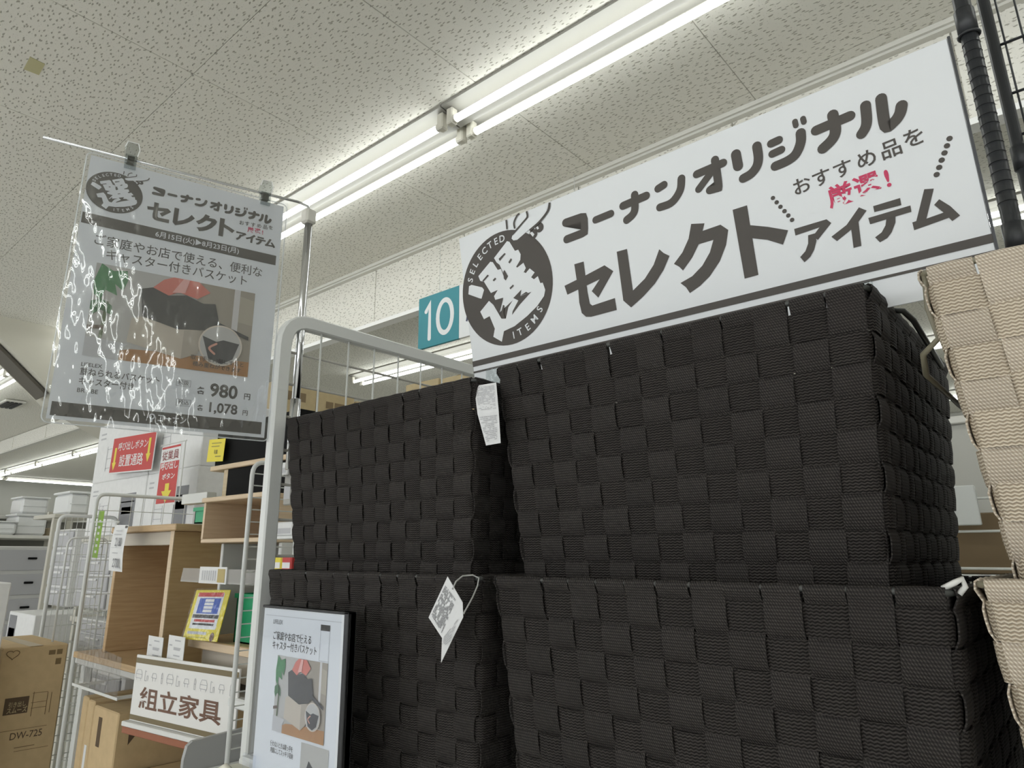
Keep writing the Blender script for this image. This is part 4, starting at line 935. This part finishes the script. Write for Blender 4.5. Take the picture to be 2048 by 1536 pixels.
# yellow notice card
yp = thing('notice_card', 'yellow laminated notice card with a blue picture leaning on the low desk', 'sign card')
p0, p1, p2 = W(365,1275,y=1.0), W(433,1281,y=1.0), W(393,1176,y=1.03)
plate_frame(yp, p0, p1-p0, p2-p0); yw = (p1-p0).length; yh = (p2-p0).length*.985
yp.location.z += ZE-.2338 - min(p0.z, p1.z)
sk_ = .02
sheet('card', YELLOW, yp, 0, yw, 0, yh, -.003, 0, .001)
rects('white_field', CARTON_W, yp, [(yw*.10, yh*.22, yw*.88, yh*.93)], .0004); rects('red_bar', RED, yp, [(yw*.12, yh*.86, yw*.86, yh*.945), (yw*.20, yh*.355, yw*.80, yh*.405)], .0008)
rects('blue_picture', mat('blue_print', (.03,.09,.42), .5), yp, [(yw*.20, yh*.52, yw*.82, yh*.83)], .0008); rects('drawers', CARTON_W, yp, [(yw*.38, yh*(.545+.07*i), yw*.64, yh*(.600+.07*i)) for i in range(4)], .0012)
rects('dark_bar', INK, yp, [(yw*.12, yh*.43, yw*.88, yh*.50), (yw*.18, yh*.29, yw*.80, yh*.33)], .0008)
rects('grey_bar', PRINT_L, yp, [(yw*.10, yh*.11, yw*.66, yh*.165)], .0008); rects('thin_rule', INK, yp, [(yw*.16, yh*.05, yw*.68, yh*.056)], .0008)
MB().disc((yw*.84, yh*.08), yw*.06, .0008, 12).build('dark_mark', mat('brown_mark', (.12,.05,.02), .6), yp)
sheet('laminate', mat_film('small_laminate', .5, 60), yp, -.004, yw+.004, -.0, yh+.004, .0020, .0020)
# the two price cards in front of the open desk
for px, nm in ((310, 'a'), (352, 'b')):
    p = W(px, 1296, y=.985)
    t = thing('price_card', 'small white price card %s above the furniture sign' % ('near the oak desk edge' if nm == 'a' else 'next to the low desk top'), 'price card', (p.x, .985, p.z), 0, 'price cards above the furniture sign')
    MB().cbox(-.050, .050, -.001, .001, -.036, .032, .0004).build('card', CARTON_W, t)
    mb = MB(); [mb.quad((x,-.0015,z_), (x+w_,-.0015,z_), (x+w_,-.0015,z_+.004), (x,-.0015,z_+.004)) for x, z_, w_ in ((-.04,.004,.018), (-.008,.018,.036), (-.012,-.002,.044), (-.012,-.006,.040), (-.01,-.022,.04))]; mb.build('fine_print', PRINT_L, t)
    MB().cbox(-.004, .004, .001, .004, -.07, -.02, .001).build('holder', CLEAR, t)
# furniture category sign
p0, p1 = W(258, 1440, y=.95), W(467, 1487, y=1.015)
fs = thing('category_sign', 'white category sign reading 組立家具 with olive stripes and furniture outlines', 'shelf sign')
plate_frame(fs, p0, Vector((p1.x-p0.x, p1.y-p0.y, 0)), (0,0,1)); fw = math.hypot(p1.x-p0.x, p1.y-p0.y); fh = W(258,1305,y=.95).z - p0.z
OLIVE = mat('olive_print', (.17,.13,.06), .5)
sheet('board', mat('sign_white', (.74,.73,.70), .5), fs, 0, fw, 0, fh, -.006, 0, .001)
rects('stripe', OLIVE, fs, [(.001, fh*.875, fw-.001, fh*.955), (.001, fh*.02, fw-.001, fh*.095)], .0006)
text('組立家具', fh*.34, mat('brown_print', (.14,.065,.035), .5), fs, (fw*.08, fh*.34), 'LEFT', .018, 0, .0008, .80*fw/(4*fh*.34))
def outline(kind, x, y, s):
    mb = MB(); w_ = .0016
    S_ = lambda pts: [mb.stroke([(x+a*s, y+b*s), (x+c_*s, y+d_*s)], w_, .0008, cap=False, smooth=False) for (a, b), (c_, d_) in zip(pts, pts[1:])]
    if kind == 0: S_([(-.5,-.3),(-.5,.15),(-.3,.45),(.3,.45),(.5,.15),(.5,-.3),(-.5,-.3)]); S_([(-.5,.05),(.5,.05)]); S_([(-.35,-.3),(-.35,-.5)]); S_([(.35,-.3),(.35,-.5)])
    if kind == 1: S_([(-.3,.5),(-.3,-.5),(.1,-.5),(.1,0),(.3,0),(.3,-.5)]); S_([(-.3,.5),(.0,.4)])
    if kind == 2: S_([(-.45,-.1),(-.3,.35),(.3,.35),(.45,-.1),(-.45,-.1)]); S_([(-.25,-.1),(-.25,-.45)]); S_([(.25,-.1),(.25,-.45)])
    if kind == 3: S_([(-.12,-.5),(-.12,.3),(0,.55),(.12,.3),(.12,-.5),(-.12,-.5)]); S_([(-.12,0),(.12,0)])
    mb.build('furniture_outline', mat('pale_grey_print', (.46,.46,.47), .6), fs)
for i in range(12): outline((0,1,2,3)[i % 4], fw*(.05+.081*i), fh*.70, fh*(.17 if i % 4 == 0 else .15))
sheet('holder_rail', mat('holder_white', (.70,.70,.67), .4), fs, -.012, fw, -.014, -.001, -.012, .016, .002)
sheet('base_strip', mat('terracotta', (.30,.105,.05), .6), fs, -.016, fw, -.034, -.0145, -.02, .010, .002)
# standing and lying cartons below
GF = 'flat furniture cartons under the open desk'
zt = ZE-.80
for i, (x0, x1, h, nm) in enumerate(((-2.84,-2.79,.315,'thin brown furniture carton standing at the outer end under the open desk'), (-2.785,-2.73,.31,'thin brown furniture carton with a white tape strip under the open desk'), (-2.725,-2.52,.30,'wide brown furniture carton with a dark corner triangle under the open desk'))):
    c = carton(nm, x0, x1, 1.04, 1.50, zt+.0, zt+h, CARD, GF, tape=False)
    if i == 2:
        b = MB(); b.v = [(.1032, -.19, h-.03), (.1032, -.19, h-.10), (.1032, -.13, h-.03)]; b.f = [(0,1,2)]; b.build('triangle_print', CARD_D, c)
        face(c, 'x+', .02, .02, .40, .10, 'print_block', mat('carton_tint', (.30,.21,.10), .8)); face(c, 'x+', .06, .07, .14, .018, 'print_block', CARD_D); face(c, 'x+', .24, .07, .10, .012, 'print_block', CARD_D); face(c, 'x+', .17, .215, .10, .08, 'label', CARTON_W)
        face(c, 'y-', .05, .18, .03, .09, 'print_block', CARD_D)
    if i == 1: face(c, 'y-', .018, .05, .02, .12, 'label', CARTON_W)
for i, (x0, x1, y0, y1, z0_, z1_, nm) in enumerate(((-2.50,-2.20,1.06,1.5,zt,zt+.125,'brown carton with two printed lines lying under the furniture sign'), (-2.19,-1.94,1.06,1.5,zt,zt+.12,'brown carton beside the wrapped one under the furniture sign'), (-2.04,-1.91,1.10,1.4,zt+.1205,zt+.235,'wrinkled paper-wrapped carton under the furniture sign'), (-1.90,-1.78,1.08,1.4,zt,zt+.26,'narrow paper-wrapped carton next to the grey side panel'))):
    c = carton(nm, x0, x1, y0, y1, z0_, z1_, CARD if i < 2 else mat('kraft_paper', (.36,.235,.12), .75, noise=.12, nscale=25, bump=.6, bscale=30), GF)
    if i < 2:
        for k in range(2): face(c, 'y-', .04+.12*k, .07, .08, .010, 'print_block', CARD_D)
# grey side panel and blue notice by the ladder panel
gp = MB().prism([(.862, ZE-.46), (.868, ZE-.432), (.880, ZE-.423), (1.03, ZE-.415), (1.03, ZE-.80), (.862, ZE-.80)], 0, -1.712, -1.700).build('side_panel', mat('grey_enamel', (.36,.36,.35), .45))
tag(gp, 'plain grey steel side panel below the ladder-like wire panel', 'panel')
bl = thing('blue_notice', 'blue notice with a white border fixed to the grey side panel', 'sign', (-1.694, .91, ZE-.60))
MB().box(-.004, 0, -.02, .12, -.15, .113).build('border', CARTON_W, bl); MB().box(.0002, .001, .0, .12, -.15, .100).build('field', mat('sky_blue_print', (.04,.20,.50), .5), bl)
# cream tub in front of the rack post
tb = thing('cream_tub', 'cream plastic tub with a recessed grip beside the rack post', 'tub', (-1.088, .640, .93))
CT = mat('cream_plastic', (.66,.64,.54), .4)
MB().cbox(-.042, .042, -.03, .03, 0, .19, .010).build('body', CT, tb); MB().cbox(-.047, .047, -.036, .034, .19, .245, .012).build('lid', CT, tb)
MB().cbox(-.026, .030, -.0375, -.034, .198, .222, .003).build('grip', mat('cream_shadow', (.40,.39,.33), .5), tb)  # darker cream block painted in for the shade inside the grip recess
MB().cbox(-.03, .03, -.025, .025, -.93, -.001, .008).build('stand', CT, tb)
MB().tube([(-.02,-.02,.243), (.01,-.025,.256), (.035,-.02,.244)], .006, 8).build('lid_handle', CT, tb, smooth=True)

# ---------------------------------------------------------------- wire end panels
def wire_panel(label, x, y0, y1, zt_, r, dz, ny, zlow, m=WIRE_WHITE, cat='wire panel', dx=0.0):
    t = thing('wire_end_panel', label, cat, (x, y0, 0), 0, 'white wire end panels')
    L = y1-y0
    MB().tube([(0,0,0), (0,0,zt_-.05)] + [tuple(q) for q in bend((0,0,zt_-.06), (0,0,zt_), (0,L,zt_), .035, 5)] + [tuple(q) for q in bend((0,0,zt_), (0,L,zt_), (0,L,0), .035, 5)] + [(0,L,0)], r, 10).build('frame', WHITE_METAL, t, smooth=True)
    z = zt_ - dz
    while z > zlow: MB().tube([(0,0,z), (0,L,z)], .0016, 5).build('cross_wire', m, t); z -= dz
    for k in range(1, ny): MB().tube([(.003, L*k/ny, zlow), (.003, L*k/ny, zt_)], .0014, 5).build('upright_wire', m, t)
    return t
wire_panel('ladder-like white wire panel just behind the rack post', -1.652, .945, 1.09, ZE+.237, .006, .031, 1, ZE-.70)
wire_panel('white wire panel hung with a green strip at the outer end of the furniture shelf', -2.905, 1.012, 1.62, ZE+.228, .0075, .062, 14, .4)
wire_panel('white wire panel farther along the aisle beside the storage drawers', -3.92, 1.205, 1.48, ZE+.19, .009, .075, 10, .4)
wire_panel('bare white wire panel standing before the far carton stack', -3.30, 1.06, 1.22, ZE+.07, .0045, .07, 8, .4)

# signs hanging on the panels
def flat_sign(name, label, cat, px, yy, group=None):
    """a sheet whose corners top-left, top-right, bottom-left are seen at px on plane y"""
    tl, tr, bl_ = (W(a, b, y=yy) for a, b in px)
    t = thing(name, label, cat, group=group); plate_frame(t, bl_, tr-tl, tl-bl_)
    return t, (tr-tl).length, (tl-bl_).length
rd, w_, h_ = flat_sign('aisle_notice', 'red notice with two yellow arrows and white Japanese lettering on the white cartons', 'sign', ((228,876),(314,861),(217,948)), 1.46)
sheet('board', CARTON_W, rd, 0, w_, 0, h_, -.003, 0); rects('field', RED, rd, [(.006,.006,w_-.006,h_-.006)], .0006)
text('呼び出しボタン', h_*.24, CARTON_W, rd, (w_*.50, h_*.70), 'CENTER', .008, .0, .0012, w_/(h_*.24*7)*.70); text('設置通路', h_*.34, CARTON_W, rd, (w_*.50, h_*.30), 'CENTER', .008, 0, .0012, w_/(h_*.34*4)*.56)
for x, y in ((w_*.10, h_*.08), (w_*.88, h_*.22)):
    MB().poly([(x-.012,y+h_*.62),(x+.014,y+h_*.62),(x+.014,y+h_*.22),(x+.028,y+h_*.22),(x,y),(x-.028,y+h_*.22),(x-.012,y+h_*.22)], .0012).build('arrow', YELLOW, rd, tri=True)
rv, w_, h_ = flat_sign('hanging_notice', 'narrow red hanging notice with a yellow arrow beside the red board', 'sign', ((323,895),(362,886),(310,1013)), 1.362)
MB().tube([(w_*1.2,h_+.006,.002),(w_*1.2,h_*.03,.002)], .003, 6).build('stand_pole', WIRE_WHITE, rv)
sheet('board', CARTON_W, rv, 0, w_, 0, h_, -.002, 0); rects('field', RED, rv, [(.005,.01,w_-.005,h_*.72), (.005,h_*.95,w_-.005,h_-.004)], .0006)
text('従業員', h_*.17, mat('deep_red_print', (.22,.02,.02), .5), rv, (w_*.5, h_*.82), 'CENTER', .008, 0, .0008, w_/(h_*.17*3)*.86); text('呼び出し', h_*.13, CARTON_W, rv, (w_*.5, h_*.645), 'CENTER', .02, 0, .0012, w_/(h_*.13*4)*.88); text('ボタン', h_*.11, CARTON_W, rv, (w_*.52, h_*.47), 'CENTER', .02, 0, .0012, w_/(h_*.11*3)*.66)
x = w_*.5; MB().poly([(x-.018,h_*.36),(x+.022,h_*.36),(x+.022,h_*.24),(x+.05,h_*.24),(x,h_*.04),(x-.05,h_*.24),(x-.018,h_*.24)], .0012).build('arrow', YELLOW, rv, tri=True)
MB().tube([(-.01,h_+.006,.002),(w_*1.25,h_+.006,.002)], .003, 6).build('rod', WIRE_WHITE, rv)
yt, w_, h_ = flat_sign('price_tag_sheet', 'yellow price sheet hanging by the black-backed shelf', 'price card', ((417,880),(449,877),(413,924)), 1.118)
sheet('sheet', YELLOW, yt, 0, w_, 0, h_, -.001, 0); text('¥1,180.', h_*.26, INK, yt, (w_*.52, h_*.42), 'CENTER', .01, 0, .0008, .42); rects('fine_print', mat('olive_ink', (.30,.25,.04), .5), yt, [(w_*.2,h_*.80,w_*.8,h_*.84),(w_*.2,h_*.66,w_*.7,h_*.70),(w_*.5,h_*.2,w_*.85,h_*.25)], .0006)
gs, w_, h_ = flat_sign('green_strip', 'narrow green label strip hanging on the wire panel', 'label', ((197,1022),(207,1022),(184,1115)), 1.03)
sheet('strip', mat('lime_print', (.25,.42,.05), .5), gs, 0, w_, 0, h_, -.001, 0); rects('white_mark', CARTON_W, gs, [(w_*.3, h_*(.10+.13*i), w_*.7, h_*(.155+.13*i)) for i in range(6)], .0006); MB().ring2((w_*.6, h_+.010), .006, .008, 0, 12).build('hook_ring', PRINT_G, gs)
pc, w_, h_ = flat_sign('price_list', 'long white price slip hanging before the open desk', 'price card', ((229,1050),(256,1050),(217,1141)), .985)
mb = MB(); K = 8
for k in range(K+1):
    for x in (0, w_): mb.v.append((x, h_*k/K, .006*math.sin(PI*k/K)))
for k in range(K): mb.f.append((2*k, 2*k+1, 2*k+3, 2*k+2))
mb.build('slip', CARTON_W, pc); MB().tube([(w_*.1,h_,.001),(-.02,h_+.012,-.02),(-.33,h_+.012,-.03)], .002, 5).build('hanger_wire', WIRE_WHITE, pc)
for (x, y, s_) in ((.35,.62,'2,180'), (.38,.17,'2,780')): text(s_, w_*.34, PRINT_G, pc, (w_*x, h_*y), 'LEFT', .02, 0, .0082, .62)
rects('fine_print', PRINT_L, pc, [(w_*.3,h_*.86,w_*.7,h_*.88),(w_*.2,h_*.78,w_*.7,h_*.80),(w_*.1,h_*.50,w_*.9,h_*.507),(w_*.25,h_*.38,w_*.65,h_*.40),(w_*.6,h_*.07,w_*.9,h_*.10)], .0075); rects('dark_mark', INK, pc, [(w_*.85,h_*.93,w_*.97,h_*.985)], .004)

# ---------------------------------------------------------------- white cartons behind the panel
GW = 'printed white cartons in the far stack'
def white_carton(label, x0, x1, z0, z1, y0=1.5, seed=1, dark=True):
    c = carton(label, x0, x1, y0, y0+.37, z0, z1, CARTON_W, GW, tape=False); rnd = random.Random(seed); W_, H_ = x1-x0, z1-z0
    if dark:
        face(c, 'y-', W_*.60, H_*.10, W_*.26, H_*.62, 'print_block', PRINT_G); face(c, 'y-', W_*.64, H_*.36, W_*.18, H_*.12, 'print_window', CARTON_W); face(c, 'y-', W_*.62, H_*.56, W_*.22, H_*.02, 'print_line', CARTON_W)
    for i in range(3): face(c, 'y-', W_*.22, H_*(.22+.16*i), W_*.16, H_*.012, 'print_line', PRINT_L)
    face(c, 'y-', W_*.22, H_*.18, W_*.012, H_*.42, 'print_line', PRINT_L); face(c, 'y-', W_*.38, H_*.18, W_*.012, H_*.42, 'print_line', PRINT_L)
    face(c, 'y-', W_*.06, H_*.82, W_*.10, H_*.03, 'print_line', PRINT_L); face(c, 'y-', W_*.06, H_*.74, W_*.10, H_*.03, 'print_line', PRINT_L)
    return c
zA, zB, zC_, zD = ZE+.10, ZE+.36, ZE+.36, ZE+.72
white_carton('white carton with a dark printed panel, lower in the far stack', -4.42, -3.66, zA, zA+.30, seed=1)
white_carton('white carton with a dark printed panel behind the hanging red notice', -3.65, -3.10, zA, zA+.30, seed=2)
white_carton('plain white carton under the red arrow notice', -4.42, -3.66, zA+.3005, zA+.64, seed=3, dark=False)
white_carton('white carton with chair outlines above the hanging red notice', -3.65, -3.10, zA+.3005, zA+.62, seed=4, dark=False)
sh_ = thing('carton_shelf', 'cream shelf under the far stack of white cartons', 'shelf', (-3.75, 1.69, 0))
for x in (-.66, .66):
    for y in (-.17, .17): MB().cbox(x-.018, x+.018, y-.018, y+.018, 0, ZE+.07, .003).build('post', CREAM, sh_)
for z in (.3, ZE-.33, ZE+.0995): MB().cbox(-.69, .69, -.195, .19, z-.028, z, .003).build('shelf_board', CREAM, sh_)
# storage drawers
def drawers(label, px0, px1, py0, py1, yy, n):
    a, b = W(px0, py0, y=yy), W(px1, py0, y=yy); z0_, z1_ = W((px0+px1)/2, py1, y=yy).z, a.z
    t = thing('drawer_chest', label, 'drawers', ((a.x+b.x)/2, yy+.2, z0_), 0, 'white storage drawers'); w_ = (b.x-a.x)/2; h_ = z1_-z0_
    MB().cbox(-w_, w_, -.19, .02, 0, h_, .006).build('body', CARTON_W, t)
    for k in range(n):
        zz = h_*(k+.06)/n; d_ = MB().cbox(-w_*.9, w_*.9, -.2, -.19, zz, zz+h_*.86/n, .003).build('drawer', mat('misty_plastic', (.40,.40,.41), .35), t)
        MB().cbox(-w_*.35, w_*.35, -.206, -.2, zz+h_*.60/n, zz+h_*.72/n, .002).build('grip', CARTON_W, d_)
    return t
drawers('white storage drawers seen through the wire panel beside the green strip', 160, 228, 1085, 1220, 1.30, 4)
drawers('low white storage drawers beneath the wire panel next to the desk', 152, 232, 1235, 1300, 1.26, 2)
drawers('tall white storage drawers beyond the second wire panel', 108, 150, 1060, 1215, 1.62, 4)
drawers('wide white storage drawers on the lowest deck behind the clear guard', 166, 246, 1335, 1412, 1.18, 1)
# clear shelf guard
cg = thing('shelf_guard', 'clear acrylic shelf guard with a price sleeve in front of the drawers', 'shelf guard', tuple(W(200, 1330, y=.93)))
MB().quad((-.20,0,-.06), (.16,0,-.075), (.16,0,.035), (-.20,0,.06)).build('sheet', mat_film('guard_film', .5, 30, (.80,.79,.78)), cg)
MB().box(-.205, .165, -.002, .0, -.082, -.074).build('edge', WBOARD, cg)
for x in (-.18, .14): MB().box(x, x+.012, .0, .085, -.082, -.074).build('bracket', WBOARD, cg)

# ---------------------------------------------------------------- tall brown box and white boxes at the far left
c = carton('tall brown carton printed DW-725 with a drawer picture', -3.65, -3.2, .861, 1.088, ZE-1.02, ZE-.343, CARD, 'cartons at the aisle end')
ty = lambda px, py: (lambda p: (p.y-.861, p.z-(ZE-1.02)))(W(px, py, x=-3.2))
def patch(px0, py0, px1, py1, nm, m): 
    um, _ = ty((px0+px1)/2, (py0+py1)/2); u0, _ = ty(px0, (py0+py1)/2); u1, _ = ty(px1, (py0+py1)/2); _, v1 = ty((px0+px1)/2, py0); _, v0 = ty((px0+px1)/2, py1)
    return face(c, 'x+', u0, v0, max(.0015, u1-u0), max(.0015, v1-v0), nm, m)
patch(8, 1395, 56, 1428, 'print_block', CARD_D)
u, v = ty(16, 1412); face_text(c, 'x+', u, v, '引き出し', .020, TAN, .01, .75); u, v = ty(12, 1424); face_text(c, 'x+', u, v, 'スムーズ', .022, TAN, .015, .78)
u, v = ty(18, 1475); face_text(c, 'x+', u, v, 'DW-725', .034, CARD_D, .006, .9)
for q_ in ((0,1457,92,1458), (28,1492,68,1493.5), (28,1497,95,1498)): patch(*q_, 'print_line', mat('carton_ink', (.20,.135,.06), .8))
for q_ in ((66,1384,96,1385), (62,1403,92,1404), (62,1414,92,1415), (64,1384,65.5,1432), (92,1384,93.5,1428), (100,1384,101.5,1424)): patch(*q_, 'drawer_picture', mat('carton_ink', (.20,.135,.06), .8))
for q_ in ((98,1300,111,1309), (114,1298,125,1308), (111,1316,122,1328)): patch(*q_, 'care_mark', mat('carton_ink', (.20,.135,.06), .8))
u, v = ty(26, 1309); b = MB(); X_ = c.children[0].bound_box[6][0]+.001; Y_ = c.children[0].bound_box[0][1]
b.tube([(X_, Y_+u+.022*math.sin(t_)**3, v+.001*(15*math.cos(t_)-5*math.cos(2*t_)-2*math.cos(3*t_)-math.cos(4*t_))) for t_ in [2*PI*i/20 for i in range(20)]], .0012, 4, closed=True); b.build('heart_mark', mat('carton_ink', (.20,.135,.06), .8), c)
tag(MB().cbox(-3.70, -3.16, .85, 1.10, .0, ZE-1.0205, .006).build('pallet_base', mat('grey_enamel', (.36,.36,.35), .45)), 'grey base under the tall brown carton at the aisle end', 'base')
p = W(24, 1165, y=.82)
c = carton('tall white carton at the aisle end in front of the brown one', p.x-.25, p.x, .72, .82, 0, p.z, CARTON_W, 'cartons at the aisle end', tape=False)
for i in range(3): face(c, 'y-', .16, p.z-.05-.03*i, .07, .006, 'print_line', PRINT_L)
a, b = W(20, 1222, y=1.36), W(72, 1222, y=1.36); zz = W(45, 1300, y=1.36).z
c = carton('white carton with a dark label on the aisle-end shelf', a.x, b.x, 1.36, 1.7, zz, a.z, CARTON_W, 'cartons at the aisle end', tape=False)
face(c, 'y-', .02, .02, .14, (a.z-zz)*.8, 'label', PRINT_G); face(c, 'y-', .035, .05, .11, .05, 'label_window', CARTON_W)
tag(MB().cbox(a.x-.3, b.x+.1, 1.33, 1.75, zz-.03, zz-.0005, .004).build('shelf_board', CREAM), 'cream shelf board under the labelled white carton', 'shelf')
tag(MB().cbox(a.x-.3, a.x-.26, 1.36, 1.40, 0, zz-.0305, .004).build('shelf_post', CREAM), 'cream post of the aisle-end shelf', 'post')

# ---------------------------------------------------------------- far shelves and white bins
fs2 = thing('far_shelf', 'cream steel shelf unit with white edges at the far end of the aisle', 'shelf', (-8.0, 2.0, 0))
for y in (-.9, .55): MB().cbox(-.03, .03, y-.03, y+.03, 0, 1.95, .004).build('post', CREAM, fs2); MB().cbox(-.63, -.57, y-.03, y+.03, 0, 1.95, .004).build('post', CREAM, fs2)
for z in (ZE+.37, ZE+.175, ZE-.12, .6, .2): MB().cbox(-.62, .42 if abs(z-ZE-.175) < .01 else -.10, -.95, .6, z-.03, z, .004).build('shelf_board', TRIM, fs2)
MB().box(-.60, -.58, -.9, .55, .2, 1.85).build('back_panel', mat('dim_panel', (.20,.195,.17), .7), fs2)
def bin_(label, x, y0, y1, z0, z1, d=.35):
    t = thing('storage_bin', label, 'storage bin', (x-d/2, (y0+y1)/2, z0), 0, 'white storage bins on the far shelf'); w_ = (y1-y0)/2; h_ = z1-z0
    m = mat('bin_plastic', (.74,.75,.74), .4)
    MB().cbox(-d/2, d/2, -w_, w_, 0, h_*.9, .02).build('body', m, t); MB().cbox(-d/2-.01, d/2+.01, -w_-.01, w_+.01, h_*.9, h_, .01).build('lid', m, t)
    MB().cbox(d/2, d/2+.008, -w_*.9, w_*.9, h_*.44, h_*.47, .003).build('rib', m, t)
    return t
bin_('tall stacked white bin on the far shelf', -7.70, 2.02, 2.25, ZE+.376, ZE+.54); bin_('white bin under the tall stack on the far shelf', -7.70, 2.00, 2.26, ZE+.1755, ZE+.3755)
bin_('wide white tub on the lower far shelf', -7.60, 1.45, 1.985, ZE+.1755, ZE+.30)
bin_('white bin with a slatted front on a near cream shelf', -5.98, 1.885, 2.03, ZE+.30, ZE+.48)
t = thing('far_rack', 'cream rack under the slatted white bin', 'shelf', (-6.2, 1.95, 0))
MB().cbox(-.25, .25, -.16, .16, ZE+.27, ZE+.2995, .004).build('shelf_board', CREAM, t)
for y in (-.14, .14): MB().cbox(.20, .24, y-.02, y+.02, 0, ZE+.27, .004).build('post', CREAM, t)
for i, (y0, y1, z0, z1, col) in enumerate(((1.62,1.86,ZE+.371,ZE+.43,(.5,.06,.04)), (2.36,2.45,ZE+.1755,ZE+.26,(.36,.30,.2)))):
    tag(MB().cbox(-8.3, -8.0, y0, y1, z0, z1, .01).build('far_box', mat('far_box_%d' % i, col, .6)), ('small red box' if i == 0 else 'small tan box') + ' on the far cream shelf', 'box')
dc = thing('wide_drawers', 'white drawers with black grips standing under the far shelf', 'drawers', (-7.3, 1.92, .75))
MB().cbox(-.28, .28, -.22, .22, -.75, -.001, .01).build('plinth', CREAM, dc)
MB().cbox(-.3, .3, -.24, .24, 0, .82, .01).build('body', mat('misty_white', (.52,.52,.50), .4), dc)
for k in range(4):
    MB().cbox(.3, .31, -.22, .22, .02+k*.20, .19+k*.20, .006).build('drawer', mat('misty_plastic', (.40,.40,.41), .35), dc); MB().cbox(.31, .325, .03, .10, .11+k*.20, .128+k*.20, .004).build('grip', BLK, dc)
fw_ = thing('wall_shelf', 'long white-edged shelf along the far wall', 'shelf', (-23.9, 6, 0))
for z in (.5, 1.2, 1.9, 2.5): MB().cbox(0, .6, -4, 5.5, z-.05, z, .01).build('shelf_board', TRIM, fw_)
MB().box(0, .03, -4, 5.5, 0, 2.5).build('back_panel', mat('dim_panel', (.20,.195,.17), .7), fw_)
